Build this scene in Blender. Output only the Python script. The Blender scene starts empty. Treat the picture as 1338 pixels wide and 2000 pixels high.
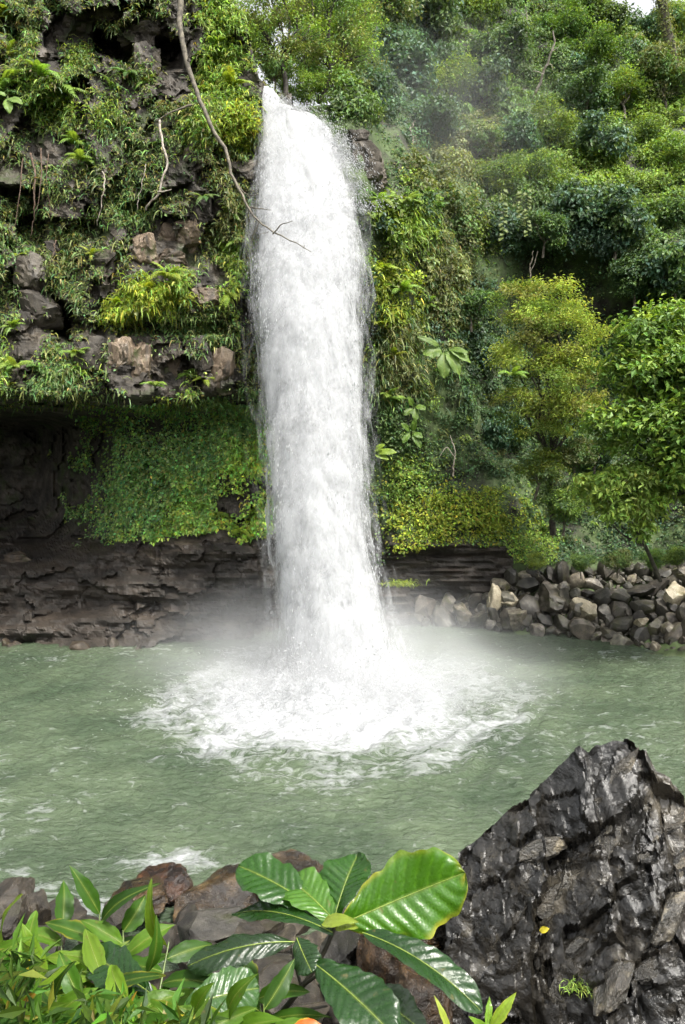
import bpy, bmesh, math
import numpy as np
from mathutils import Vector, Matrix

# ------------------------------------------------------------------ camera, sky, sun, exposure
scene = bpy.context.scene
COL = scene.collection
CAM_Z = 8.0          # metres above the pool
FPX = 1500.0         # focal length in photo pixels (2000 px tall frame)
cam_d = bpy.data.cameras.new('camera')
cam = bpy.data.objects.new('camera', cam_d)
COL.objects.link(cam)
cam.location = (0, 0, CAM_Z)
cam.rotation_euler = (math.radians(90), 0, 0)
cam_d.sensor_fit = 'VERTICAL'
cam_d.sensor_height = 36.0
cam_d.lens = 36.0 * FPX / 2000.0
cam_d.shift_y = -0.05
cam_d.clip_start = 0.05
cam_d.clip_end = 2000
scene.camera = cam

SUN_EL, SUN_AZ = 60.0, 140.0     # hazy sun, high behind the camera's right shoulder
world = bpy.data.worlds.new('World')
scene.world = world
world.use_nodes = True
nt = world.node_tree
bg = nt.nodes['Background']
sky = nt.nodes.new('ShaderNodeTexSky')
sky.sky_type = 'NISHITA'
sky.sun_disc = False
sky.sun_elevation = math.radians(SUN_EL)
sky.sun_rotation = math.radians(SUN_AZ)
sky.air_density = 1.0
sky.dust_density = 4.0
hs = nt.nodes.new('ShaderNodeHueSaturation')
hs.inputs['Saturation'].default_value = 0.12
hs.inputs['Value'].default_value = 1.0
nt.links.new(sky.outputs[0], hs.inputs['Color'])
nt.links.new(hs.outputs[0], bg.inputs[0])
bg.inputs[1].default_value = 0.13
sun_d = bpy.data.lights.new('sun', 'SUN')
sun_d.energy = 2.2
sun_d.angle = math.radians(9)
sun_d.color = (1.0, 0.95, 0.86)
sun = bpy.data.objects.new('sun', sun_d)
COL.objects.link(sun)
_az = math.radians(SUN_AZ); _el = math.radians(SUN_EL)
_to = Vector((math.sin(_az) * math.cos(_el), math.cos(_az) * math.cos(_el), math.sin(_el)))
sun.rotation_euler = (-_to).to_track_quat('-Z', 'Y').to_euler()
scene.view_settings.view_transform = 'Standard'
scene.view_settings.look = 'None'
scene.view_settings.gamma = 1.0
scene.view_settings.use_curve_mapping = False
scene.view_settings.exposure = 1.55
cy = scene.cycles
cy.max_bounces = 5
cy.diffuse_bounces = 2
cy.glossy_bounces = 2
cy.transmission_bounces = 3
cy.volume_bounces = 1
cy.transparent_max_bounces = 16
cy.caustics_reflective = False
cy.caustics_refractive = False
cy.use_adaptive_sampling = True
cy.adaptive_threshold = 0.04

# ------------------------------------------------------------------ small tools
def PX(x, y, D):
    """point seen at photo pixel (x, y) standing D metres into the scene"""
    x = np.asarray(x, float); y = np.asarray(y, float); D = np.asarray(D, float)
    return np.stack([(x - 669.0) * D / FPX, D + 0 * x, CAM_Z - (y - 900.0) * D / FPX], -1)

def lin(h):
    h = h.lstrip('#')
    c = np.array([int(h[i:i + 2], 16) / 255.0 for i in (0, 2, 4)])
    return np.where(c <= 0.04045, c / 12.92, ((c + 0.055) / 1.055) ** 2.4)

def nrm(v):
    v = np.asarray(v, float)
    return v / np.maximum(np.linalg.norm(v, axis=-1, keepdims=True), 1e-9)

def hash3(ix, iy, iz, seed):
    h = (ix.astype(np.int64) * 374761393 + iy.astype(np.int64) * 668265263 + iz.astype(np.int64) * 2147483647 + seed * 974634749) & 0xFFFFFFFF
    h = ((h ^ (h >> 13)) * 1274126177) & 0xFFFFFFFF
    h = ((h ^ (h >> 16)) * 2246822519) & 0xFFFFFFFF
    h = h ^ (h >> 15)
    return (h & 0xFFFFFF) / float(0xFFFFFF)

def vnoise(p, seed=0):
    i = np.floor(p); f = p - i
    u = f * f * f * (f * (f * 6 - 15) + 10)
    i = i.astype(np.int64)
    r = 0
    for dx in (0, 1):
        wx = u[..., 0] if dx else 1 - u[..., 0]
        for dy in (0, 1):
            wy = u[..., 1] if dy else 1 - u[..., 1]
            for dz in (0, 1):
                wz = u[..., 2] if dz else 1 - u[..., 2]
                r = r + wx * wy * wz * hash3(i[..., 0] + dx, i[..., 1] + dy, i[..., 2] + dz, seed)
    return r * 2 - 1

def fbm(p, octv=4, seed=0, gain=0.5, lac=2.03):
    a, s, r = 1.0, 0.0, 0
    p = np.asarray(p, float)
    for k in range(octv):
        r = r + a * vnoise(p, seed + k * 17)
        s += a; a *= gain; p = p * lac + 3.7
    return r / s

def worley(p, seed=0):
    """F1, F2, random per cell, offset from the cell's point"""
    p = np.asarray(p, float)
    i = np.floor(p).astype(np.int64)
    n = p.shape[0]
    f1 = np.full(n, 9.0); f2 = np.full(n, 9.0); rid = np.zeros((n, 3)); off = np.zeros((n, 3))
    for dx in (-1, 0, 1):
        for dy in (-1, 0, 1):
            for dz in (-1, 0, 1):
                c = i + np.array([dx, dy, dz])
                pt = c + np.stack([hash3(c[:, 0], c[:, 1], c[:, 2], seed + k) for k in (1, 2, 3)], -1)
                o = p - pt
                d = np.linalg.norm(o, axis=1)
                near = d < f1
                f2 = np.where(near, f1, np.minimum(f2, d))
                f1 = np.where(near, d, f1)
                off[near] = o[near]
                cn = c[near]
                rid[near] = np.stack([hash3(cn[:, 0], cn[:, 1], cn[:, 2], seed + k) for k in (11, 12, 13)], -1)
    return f1, f2, rid, off

def mesh(name, V, F, col=None, smooth=False, mat=None, attrs=None):
    """F: (n, k) index array, or a list of such arrays"""
    Fs = F if isinstance(F, list) else [F]
    Fs = [np.asarray(f, np.int32) for f in Fs if len(f)]
    V = np.asarray(V, np.float32)
    me = bpy.data.meshes.new(name)
    me.vertices.add(len(V))
    me.vertices.foreach_set('co', V.ravel())
    loops = np.concatenate([f.ravel() for f in Fs])
    tot = np.concatenate([np.full(len(f), f.shape[1], np.int32) for f in Fs])
    start = np.concatenate([[0], np.cumsum(tot)[:-1]]).astype(np.int32)
    me.loops.add(len(loops))
    me.loops.foreach_set('vertex_index', loops)
    me.polygons.add(len(tot))
    me.polygons.foreach_set('loop_start', start)
    me.polygons.foreach_set('loop_total', tot)
    me.polygons.foreach_set('use_smooth', np.full(len(tot), bool(smooth)))
    me.update(calc_edges=True)
    if col is not None:
        c = np.ones((len(V), 4), np.float32); c[:, :3] = col
        a = me.color_attributes.new('col', 'FLOAT_COLOR', 'POINT')
        a.data.foreach_set('color', c.ravel())
    for k, v in (attrs or {}).items():
        a = me.attributes.new(k, 'FLOAT', 'POINT')
        a.data.foreach_set('value', np.asarray(v, np.float32))
    if mat is not None:
        me.materials.append(mat)
    return me

def obj(name, me, parent=None, loc=None, mtx=None):
    o = bpy.data.objects.new(name, me)
    COL.objects.link(o)
    if parent is not None:
        o.parent = parent
    if mtx is not None:
        o.matrix_basis = mtx
    if loc is not None:
        o.location = loc
    return o

def tag(o, label=None, cat=None, group=None, kind=None):
    if label: o['label'] = label
    if cat: o['category'] = cat
    if group: o['group'] = group
    if kind: o['kind'] = kind
    return o

def empty(name, loc, label=None, cat=None, group=None):
    o = obj(name, None, loc=loc)
    o.empty_display_size = 0.2
    return tag(o, label, cat, group)

def grid_faces(nu, nv, keep=None):
    a = np.arange(nu * nv).reshape(nu, nv)
    f = np.stack([a[:-1, :-1], a[1:, :-1], a[1:, 1:], a[:-1, 1:]], -1).reshape(-1, 4)
    return f

def tube(path, rad, n=8):
    """tapered tube along a list of points -> V, F (quads)"""
    path = np.asarray(path, float); rad = np.asarray(rad, float) * np.ones(len(path))
    t = np.gradient(path, axis=0); t = nrm(t)
    ref = np.array([0.0, 0, 1]) if abs(t[0][2]) < 0.9 else np.array([1.0, 0, 0])
    V = []
    for k in range(len(path)):
        s = nrm(np.cross(t[k], ref)); u = np.cross(s, t[k]); ref = u
        a = np.linspace(0, 2 * np.pi, n, endpoint=False)
        V.append(path[k] + rad[k] * (np.cos(a)[:, None] * s + np.sin(a)[:, None] * u))
    V = np.concatenate(V)
    F = []
    for k in range(len(path) - 1):
        for j in range(n):
            F.append((k * n + j, k * n + (j + 1) % n, (k + 1) * n + (j + 1) % n, (k + 1) * n + j))
    return V, np.array(F)

def join(parts):
    Vs, Fs, n = [], [], 0
    for V, F in parts:
        Vs.append(V); Fs.append(np.asarray(F) + n); n += len(V)
    return np.concatenate(Vs), Fs

def smooth_path(pts, n=24, seed=0, wob=0.0):
    pts = np.asarray(pts, float)
    d = np.concatenate([[0], np.cumsum(np.linalg.norm(np.diff(pts, axis=0), axis=1))])
    t = np.linspace(0, d[-1], n)
    q = np.stack([np.interp(t, d, pts[:, k]) for k in range(3)], -1)
    for _ in range(2):
        q[1:-1] = (q[:-2] + 2 * q[1:-1] + q[2:]) / 4
    if wob:
        r = np.random.default_rng(seed)
        w = r.normal(0, wob, q.shape); w[0] = w[-1] = 0
        w[1:-1] = (w[:-2] + w[1:-1] + w[2:]) / 3
        q = q + w
    return q

# ------------------------------------------------------------------ materials
def new_mat(name):
    m = bpy.data.materials.new(name)
    m.use_nodes = True
    t = m.node_tree
    return m, t, t.nodes['Principled BSDF'], t.nodes['Material Output']

def N(t, kind, **inp):
    n = t.nodes.new(kind)
    for k, v in inp.items():
        if k in n.inputs.keys():
            n.inputs[k].default_value = v
        else:
            setattr(n, k, v)
    return n

def ramp(t, fac, stops):
    r = t.nodes.new('ShaderNodeValToRGB')
    e = r.color_ramp.elements
    while len(e) < len(stops): e.new(0.5)
    for k, (p, c) in enumerate(stops):
        e[k].position = p
        e[k].color = (*c, 1) if len(c) == 3 else c
    t.links.new(fac, r.inputs[0])
    return r.outputs[0]

def mixc(t, fac, a, b, mode='MIX'):
    m = t.nodes.new('ShaderNodeMix'); m.data_type = 'RGBA'; m.blend_type = mode
    for s, v in ((m.inputs[0], fac), (m.inputs[6], a), (m.inputs[7], b)):
        if hasattr(v, 'is_output'): t.links.new(v, s)
        elif isinstance(v, (int, float)): s.default_value = v
        else: s.default_value = (*v, 1) if len(v) == 3 else v
    return m.outputs[2]

def leaf_mat(name, trans=0.35, rough=0.45, spec=0.4, bump=0.0):
    m, t, b, o = new_mat(name)
    a = N(t, 'ShaderNodeVertexColor', layer_name='col')
    oi = N(t, 'ShaderNodeObjectInfo')
    c = mixc(t, 1.0, a.outputs[0], oi.outputs['Color'], 'MULTIPLY')
    no = N(t, 'ShaderNodeTexNoise', Scale=3.0, Detail=3.0)
    tc = N(t, 'ShaderNodeTexCoord'); t.links.new(tc.outputs['Object'], no.inputs['Vector'])
    v = ramp(t, no.outputs[0], [(0.3, (0.72, 0.76, 0.7)), (0.7, (1.2, 1.16, 1.1))])
    c = mixc(t, 1.0, c, v, 'MULTIPLY')
    if bump:
        n5 = N(t, 'ShaderNodeTexNoise', Scale=26.0, Detail=5.0, Roughness=0.65); t.links.new(tc.outputs['Object'], n5.inputs['Vector'])
        c = mixc(t, ramp(t, n5.outputs[0], [(0.64, (0, 0, 0)), (0.72, (0.7, 0.7, 0.7))]), c, (0.12, 0.1, 0.03))
        n6 = N(t, 'ShaderNodeTexNoise', Scale=90.0, Detail=3.0); t.links.new(tc.outputs['Object'], n6.inputs['Vector'])
        bp = N(t, 'ShaderNodeBump', Strength=bump, Distance=0.004); t.links.new(n6.outputs[0], bp.inputs['Height']); t.links.new(bp.outputs[0], b.inputs['Normal'])
        t.links.new(ramp(t, n5.outputs[0], [(0.35, (rough * 0.8,) * 3), (0.65, (rough * 1.7,) * 3)]), b.inputs['Roughness'])
    t.links.new(c, b.inputs['Base Color'])
    b.inputs['Roughness'].default_value = rough
    b.inputs['Specular IOR Level'].default_value = spec
    tr = N(t, 'ShaderNodeBsdfTranslucent')
    c2 = mixc(t, 1.0, c, (1.25, 1.2, 0.5), 'MULTIPLY')
    t.links.new(c2, tr.inputs[0])
    mx = N(t, 'ShaderNodeMixShader'); mx.inputs[0].default_value = trans
    t.links.new(b.outputs[0], mx.inputs[1]); t.links.new(tr.outputs[0], mx.inputs[2])
    t.links.new(mx.outputs[0], o.inputs[0])
    return m

def rock_mat(name, cols, scale=1.0, rough=(0.35, 0.8), bump=0.5, moss=None, moss_amt=0.0, band=None, spec=0.5, fine=14.0, streak=None):
    m, t, b, o = new_mat(name)
    tc = N(t, 'ShaderNodeTexCoord')
    src = tc.outputs['Object']
    oi = N(t, 'ShaderNodeObjectInfo')
    off = N(t, 'ShaderNodeVectorMath', operation='ADD')
    cmb = N(t, 'ShaderNodeVectorMath', operation='SCALE'); cmb.inputs[0].default_value = (37.0, 11.0, 23.0)
    t.links.new(oi.outputs['Random'], cmb.inputs['Scale'])
    t.links.new(src, off.inputs[0]); t.links.new(cmb.outputs[0], off.inputs[1])
    src = off.outputs[0]
    mp = N(t, 'ShaderNodeMapping'); t.links.new(src, mp.inputs['Vector'])
    if band: mp.inputs['Scale'].default_value = band
    n1 = N(t, 'ShaderNodeTexNoise', Scale=0.9 * scale, Detail=8.0, Roughness=0.62)
    t.links.new(mp.outputs[0], n1.inputs['Vector'])
    n2 = N(t, 'ShaderNodeTexNoise', Scale=fine * scale, Detail=5.0, Roughness=0.6)
    t.links.new(mp.outputs[0], n2.inputs['Vector'])
    c = ramp(t, n1.outputs[0], [(0.25 + 0.5 * k / (len(cols) - 1), tuple(cc)) for k, cc in enumerate(cols)])
    f = ramp(t, n2.outputs[0], [(0.3, (0.55, 0.55, 0.55)), (0.7, (1.35, 1.35, 1.35))])
    c = mixc(t, 1.0, c, f, 'MULTIPLY')
    if streak:
        ms = N(t, 'ShaderNodeMapping'); ms.inputs['Scale'].default_value = (3.0, 3.0, 0.25); t.links.new(src, ms.inputs['Vector'])
        n4 = N(t, 'ShaderNodeTexNoise', Scale=0.8, Detail=5.0); t.links.new(ms.outputs[0], n4.inputs['Vector'])
        c = mixc(t, ramp(t, n4.outputs[0], [(0.5, (0, 0, 0)), (0.68, (0.8, 0.8, 0.8))]), c, streak)
    if moss is not None:
        n3 = N(t, 'ShaderNodeTexNoise', Scale=0.55 * scale, Detail=7.0, Roughness=0.65)
        t.links.new(src, n3.inputs['Vector'])
        mk = ramp(t, n3.outputs[0], [(0.62 - 0.25 * moss_amt, (0, 0, 0)), (0.72 - 0.2 * moss_amt, (1, 1, 1))])
        c = mixc(t, mk, c, moss)
    c = mixc(t, 1.0, c, oi.outputs['Color'], 'MULTIPLY')
    t.links.new(c, b.inputs['Base Color'])
    rr = ramp(t, n1.outputs[0], [(0.3, (rough[1],) * 3), (0.7, (rough[0],) * 3)])
    t.links.new(rr, b.inputs['Roughness'])
    b.inputs['Specular IOR Level'].default_value = spec
    bp = N(t, 'ShaderNodeBump', Strength=bump, Distance=0.12 / scale)
    add = N(t, 'ShaderNodeMath', operation='MULTIPLY_ADD'); add.inputs[1].default_value = 0.35
    t.links.new(n2.outputs[0], add.inputs[0]); t.links.new(n1.outputs[0], add.inputs[2])
    t.links.new(add.outputs[0], bp.inputs['Height'])
    t.links.new(bp.outputs[0], b.inputs['Normal'])
    return m

def bark_mat(name, a, bcol):
    m, t, b, o = new_mat(name)
    tc = N(t, 'ShaderNodeTexCoord')
    n1 = N(t, 'ShaderNodeTexNoise', Scale=6.0, Detail=6.0)
    t.links.new(tc.outputs['Object'], n1.inputs['Vector'])
    t.links.new(ramp(t, n1.outputs[0], [(0.35, a), (0.65, bcol)]), b.inputs['Base Color'])
    b.inputs['Roughness'].default_value = 0.8
    bp = N(t, 'ShaderNodeBump', Strength=0.6, Distance=0.03); t.links.new(n1.outputs[0], bp.inputs['Height'])
    t.links.new(bp.outputs[0], b.inputs['Normal'])
    return m

M = {}
M['leaf'] = leaf_mat('foliage', 0.35, 0.5, 0.35)
M['fern'] = leaf_mat('fern_foliage', 0.4, 0.5, 0.3)
M['glossy_leaf'] = leaf_mat('glossy_leaf', 0.28, 0.24, 0.5, 0.5)
M['soft_leaf'] = leaf_mat('soft_leaf', 0.38, 0.42, 0.3, 0.4)
M['cliff'] = rock_mat('cliff_rock', [(0.008, 0.007, 0.006), (0.025, 0.021, 0.016), (0.055, 0.045, 0.033), (0.12, 0.1, 0.08)], 1.0, (0.5, 0.9), 0.6,
                      moss=(0.035, 0.05, 0.012), moss_amt=0.35)
M['ledge'] = rock_mat('ledge_rock', [(0.008, 0.007, 0.0055), (0.02, 0.016, 0.012), (0.042, 0.033, 0.025), (0.085, 0.068, 0.052)], 1.0, (0.4, 0.8), 0.8, band=(0.6, 0.8, 2.2))
M['hill'] = rock_mat('hill_soil', [(0.008, 0.009, 0.005), (0.014, 0.016, 0.008), (0.025, 0.023, 0.014), (0.05, 0.045, 0.033)], 1.0, (0.7, 0.95), 0.5,
                     moss=(0.055, 0.085, 0.025), moss_amt=0.9)
M['slab'] = rock_mat('pale_cliff_rock', [(0.07, 0.05, 0.033), (0.2, 0.145, 0.097), (0.34, 0.26, 0.185), (0.46, 0.4, 0.31)], 1.2, (0.5, 0.85), 0.5,
                     moss=(0.06, 0.08, 0.012), moss_amt=0.35, streak=(0.07, 0.06, 0.05))
M['greyslab'] = rock_mat('grey_cliff_rock', [(0.035, 0.03, 0.024), (0.095, 0.081, 0.063), (0.165, 0.143, 0.112), (0.27, 0.24, 0.195)], 1.2, (0.5, 0.85), 0.5, streak=(0.03, 0.027, 0.025))
M['wet'] = rock_mat('wet_black_rock', [(0.003, 0.003, 0.0025), (0.007, 0.0065, 0.005), (0.02, 0.0175, 0.0135), (0.085, 0.076, 0.06)], 2.0, (0.07, 0.4), 0.95, moss=(0.085, 0.074, 0.054), moss_amt=0.22, spec=0.75, fine=10.0)
M['brownrock'] = rock_mat('brown_wet_rock', [(0.004, 0.003, 0.002), (0.018, 0.0125, 0.007), (0.08, 0.052, 0.024), (0.3, 0.22, 0.12)], 2.0, (0.08, 0.4), 1.0, spec=0.6)
M['scree'] = rock_mat('bank_stone', [(0.014, 0.0125, 0.01), (0.042, 0.038, 0.031), (0.1, 0.091, 0.074), (0.23, 0.215, 0.175)], 2.2, (0.3, 0.7), 0.8, moss=(0.05, 0.052, 0.018), moss_amt=0.3)
M['palestone'] = rock_mat('pale_stone', [(0.14, 0.12, 0.08), (0.26, 0.23, 0.17), (0.4, 0.37, 0.29), (0.5, 0.47, 0.4)], 1.6, (0.4, 0.8), 0.6, moss=(0.16, 0.14, 0.06), moss_amt=0.3)
M['bark'] = bark_mat('dark_bark', (0.02, 0.017, 0.013), (0.07, 0.06, 0.045))
M['palebark'] = bark_mat('pale_bark', (0.16, 0.13, 0.1), (0.4, 0.36, 0.3))
M['midbark'] = bark_mat('lichen_bark', (0.045, 0.038, 0.028), (0.16, 0.14, 0.1))
M['root'] = bark_mat('brown_root', (0.05, 0.032, 0.022), (0.14, 0.09, 0.06))

def plain_mat(name, c, rough=0.5, trans=0.0):
    m, t, b, o = new_mat(name)
    n1 = N(t, 'ShaderNodeTexNoise', Scale=25.0, Detail=4.0)
    tc = N(t, 'ShaderNodeTexCoord'); t.links.new(tc.outputs['Object'], n1.inputs['Vector'])
    c = np.array(c)
    t.links.new(ramp(t, n1.outputs[0], [(0.3, tuple(c * 0.7)), (0.7, tuple(np.minimum(c * 1.25, 1)))]), b.inputs['Base Color'])
    b.inputs['Roughness'].default_value = rough
    return m
M['midrib'] = plain_mat('leaf_midrib', (0.17, 0.23, 0.04), 0.4)
M['stem'] = plain_mat('green_stem', (0.09, 0.13, 0.03), 0.4)
M['darkstem'] = plain_mat('dark_stem', (0.02, 0.018, 0.012), 0.5)

WATER = (0.66, 0.67, 0.68)
def white_water(name, alpha=1.0):
    m, t, b, o = new_mat(name)
    b.inputs['Base Color'].default_value = (*WATER, 1)
    b.inputs['Roughness'].default_value = 0.7
    b.inputs['Specular IOR Level'].default_value = 0.1
    tr = N(t, 'ShaderNodeBsdfTranslucent'); tr.inputs[0].default_value = (*WATER, 1)
    mx = N(t, 'ShaderNodeMixShader'); mx.inputs[0].default_value = 0.5
    t.links.new(b.outputs[0], mx.inputs[1]); t.links.new(tr.outputs[0], mx.inputs[2])
    res = mx.outputs[0]
    if alpha < 1:
        tp = N(t, 'ShaderNodeBsdfTransparent')
        m2 = N(t, 'ShaderNodeMixShader'); m2.inputs[0].default_value = alpha
        t.links.new(tp.outputs[0], m2.inputs[1]); t.links.new(res, m2.inputs[2]); res = m2.outputs[0]
    t.links.new(res, o.inputs[0])
    return m
M['fall'] = white_water('falling_water')

# ------------------------------------------------------------------ the setting: depth tables of the two rock walls
def table(xs, rows):
    """rows: one list of (y, D) per column in xs -> f(x, y)"""
    ys = np.arange(-400, 1501, 5.0)
    T = np.stack([np.interp(ys, [a for a, _ in r], [b for _, b in r]) for r in rows])
    k = np.ones(5) / 5
    T = np.stack([np.convolve(np.pad(r, 2, 'edge'), k, 'valid') for r in T])
    xs = np.array(xs, float)
    def f(x, y):
        x = np.asarray(x, float); y = np.asarray(y, float)
        j = np.clip((y + 400) / 5, 0, len(ys) - 1.001); j0 = j.astype(int); fy = j - j0
        i = np.clip(np.searchsorted(xs, x) - 1, 0, len(xs) - 2)
        fx = np.clip((x - xs[i]) / (xs[i + 1] - xs[i]), 0, 1); fx = fx * fx * (3 - 2 * fx)
        a = T[i, j0] * (1 - fy) + T[i, j0 + 1] * fy
        b = T[i + 1, j0] * (1 - fy) + T[i + 1, j0 + 1] * fy
        return a * (1 - fx) + b * fx
    return f

L_face = [(-400, 37), (0, 34.6), (200, 33.6), (450, 32.4), (640, 31.6), (700, 31.2)]
L_table = table([-700, -200, 60, 160, 260, 360, 450, 500, 530, 570], [
    L_face + [(780, 31), (800, 34), (840, 48), (1000, 48), (1060, 42), (1090, 37.5), (1120, 35.6), (1190, 34.6), (1262, 33.2), (1300, 32)],
    L_face + [(775, 30.6), (795, 34), (840, 48), (1000, 48), (1060, 42), (1095, 37.5), (1120, 35.4), (1190, 34.6), (1262, 33.2), (1300, 32)],
    L_face + [(770, 30.8), (790, 34), (835, 46), (1000, 46.5), (1060, 41), (1095, 37), (1120, 35.4), (1190, 34.6), (1265, 33.2), (1300, 32)],
    L_face + [(775, 30.9), (795, 34), (828, 41), (1000, 41.5), (1055, 38.5), (1085, 36.4), (1110, 35.3), (1190, 34.5), (1262, 33.2), (1300, 32)],
    L_face + [(780, 31), (795, 33), (820, 36.2), (1000, 36.3), (1050, 36), (1075, 35.4), (1100, 35), (1190, 34.4), (1255, 33.2), (1300, 32)],
    L_face + [(775, 31.1), (795, 33), (820, 35.6), (1000, 35.6), (1045, 35.4), (1060, 34.6), (1090, 34.4), (1190, 34.3), (1250, 33.3), (1300, 32)],
    [(-400, 38), (0, 35), (200, 33.4), (450, 32.4), (640, 32), (760, 32), (790, 33.5), (820, 35.2), (1000, 35.2), (1055, 35), (1070, 34.4), (1100, 34.2), (1150, 34.6), (1200, 35), (1250, 34.4), (1300, 33)],
    [(-400, 38), (0, 35.5), (200, 33.4), (450, 32.8), (640, 32.6), (780, 33), (820, 35), (1000, 35.2), (1055, 35), (1070, 34.6), (1100, 34.6), (1150, 35.4), (1200, 35.8), (1300, 34)],
    [(-400, 38), (0, 36), (170, 35.6), (450, 35), (640, 35), (780, 35.2), (1000, 35.8), (1060, 35.6), (1100, 35.4), (1200, 36.2), (1300, 35)],
    [(-400, 39), (0, 38.5), (170, 38.2), (450, 38), (640, 38), (780, 38), (1000, 38), (1060, 38), (1200, 38), (1300, 37)],
])
def L_cut(x):
    return np.interp(x, [-700, 380, 440, 480, 505, 540, 570], [-70, -60, -20, 40, 150, 178, 182])

RECESS = [(225, 92, 42, 26, 2.6, 0.45), (330, 105, 30, 34, 2.0, 0.0), (122, 625, 20, 40, 2.6, 0.5), (40, 400, 45, 40, 1.8, 0.0), (250, 640, 200, 14, 0.9, 0.0), (300, 395, 70, 16, 0.9, -0.3), (60, 455, 30, 25, 1.5, 0)]

def L_D(x, y, fine=True):
    D = L_table(x, y)
    p = PX(x, y, D)
    sh = p.shape[:-1]; p = p.reshape(-1, 3)
    cl = (np.asarray(y).reshape(-1) < 795)
    low = (np.asarray(y).reshape(-1) > 1050)
    w = np.stack([fbm(p * 0.45, 4, 5), fbm(p * 0.45, 4, 6), fbm(p * 0.45, 4, 7)], -1)
    q = p * np.array([0.55, 0.2, 0.34]) + w * 0.9
    f1, f2, rid, off = worley(q, 3)
    q2 = p * np.array([1.25, 0.4, 0.85]) + w * 1.3
    g1, g2, rid2, off2 = worley(q2, 8)
    blocks = (rid[:, 0] - 0.5) * 1.7 + off[:, 2] * (rid[:, 1] - 0.2) * 1.5 + off[:, 0] * (rid[:, 2] - 0.5) * 1.4 + (rid2[:, 0] - 0.5) * 0.5 + off2[:, 2] * (rid2[:, 1] - 0.3) * 0.6
    xx = np.asarray(x, float).reshape(-1) * np.ones(len(p)); yy = np.asarray(y, float).reshape(-1) * np.ones(len(p))
    for (hx, hy, hw, hh_, dep, sk) in RECESS:
        ex = (xx - hx) / hw; ey = (yy - hy - sk * (xx - hx)) / hh_
        blocks = blocks + dep * np.clip((1.0 - np.maximum(np.abs(ex), np.abs(ey)) + 0.25 * w[:, 0]) * 5, 0, 1)
    strata = fbm(p * np.array([0.22, 0.22, 1.3]), 4, 21) * 0.9 + fbm(p * np.array([0.5, 0.5, 5.0]), 3, 31) * 0.2 + fbm(p * 0.7, 4, 23) * 1.0
    rough = fbm(p * 0.35, 5, 9, 0.55) * 1.5
    f1, f2, rid3, off3 = worley(p * np.array([0.45, 0.3, 0.9]) + w * 0.7, 15)
    strata = strata + (rid3[:, 0] - 0.5) * 0.55 + off3[:, 0] * (rid3[:, 1] - 0.5) * 0.6 + off3[:, 2] * rid3[:, 2] * 0.5
    d = np.where(cl, blocks * 0.8 + rough * 0.8, np.where(low, strata * 0.8 + 0.3 * rough, 0.7 * rough + 0.45 * blocks))
    if fine:
        d = d + fbm(p * 2.6, 3, 41) * np.where(low, 0.12, 0.2)
    return D + d.reshape(sh)

R_table = table([480, 600, 700, 770, 860, 960, 1060, 1160, 1260, 1400, 1800, 2300], [
    [(-400, 40), (200, 36.5), (600, 37), (1060, 37.5), (1240, 38), (1320, 36)],
    [(-400, 40), (200, 35.8), (300, 35), (600, 36.5), (1060, 37.5), (1240, 38), (1320, 36)],
    [(-400, 60), (0, 48), (200, 37), (260, 35.2), (380, 34.8), (600, 36.5), (900, 37), (1060, 37.2), (1240, 37.6), (1320, 36)],
    [(-400, 66), (0, 53), (200, 42), (300, 37.5), (380, 36), (600, 36.5), (900, 37), (1000, 37), (1075, 36.8), (1110, 37.4), (1240, 37.4), (1320, 35)],
    [(-400, 68), (0, 57), (200, 49), (330, 41), (400, 38.5), (600, 38), (850, 38.5), (960, 37.6), (1060, 36.9), (1075, 37.4), (1140, 37.6), (1160, 38.8), (1235, 37), (1320, 34)],
    [(-400, 70), (0, 59), (200, 51.5), (360, 44), (420, 41.5), (470, 42.5), (600, 42), (850, 40.5), (960, 38.6), (1060, 37.4), (1080, 37.6), (1150, 37.6), (1235, 36.2), (1320, 33)],
    [(-400, 72), (0, 60), (200, 53), (360, 45.5), (450, 42), (485, 45), (600, 45), (850, 42), (960, 40.5), (1060, 39.5), (1100, 38), (1150, 37), (1240, 35.3), (1320, 32)],
    [(-400, 74), (0, 61), (200, 54), (360, 46.5), (470, 42), (510, 45), (620, 45), (850, 43), (960, 42), (1080, 39.5), (1150, 36.4), (1245, 34.6), (1320, 31)],
    [(-400, 75), (0, 62), (200, 54.5), (360, 47), (500, 42.5), (560, 44), (650, 45), (850, 43), (960, 42), (1080, 38.6), (1150, 35.6), (1255, 33.5), (1320, 30)],
    [(-400, 75), (0, 61), (200, 54), (360, 47), (500, 42), (650, 41), (850, 40), (960, 39), (1080, 36), (1150, 33.6), (1275, 31.4), (1320, 29)],
    [(-400, 70), (0, 56), (200, 50), (360, 44), (500, 39), (650, 36), (850, 33), (960, 31), (1080, 28.6), (1150, 27), (1300, 25), (1500, 20)],
    [(-400, 66), (0, 52), (200, 46), (360, 40), (500, 34), (650, 30), (850, 26), (960, 24), (1080, 22), (1150, 21), (1300, 19), (1500, 15)],
])
def R_cut(x):
    return np.interp(x, [480, 600, 650, 700, 760, 830, 900, 1150, 1205, 1235, 1270, 1340, 1600, 2300], [206, 206, 204, 130, 40, -30, -60, -40, 10, 42, 30, 10, -60, -100])

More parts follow.
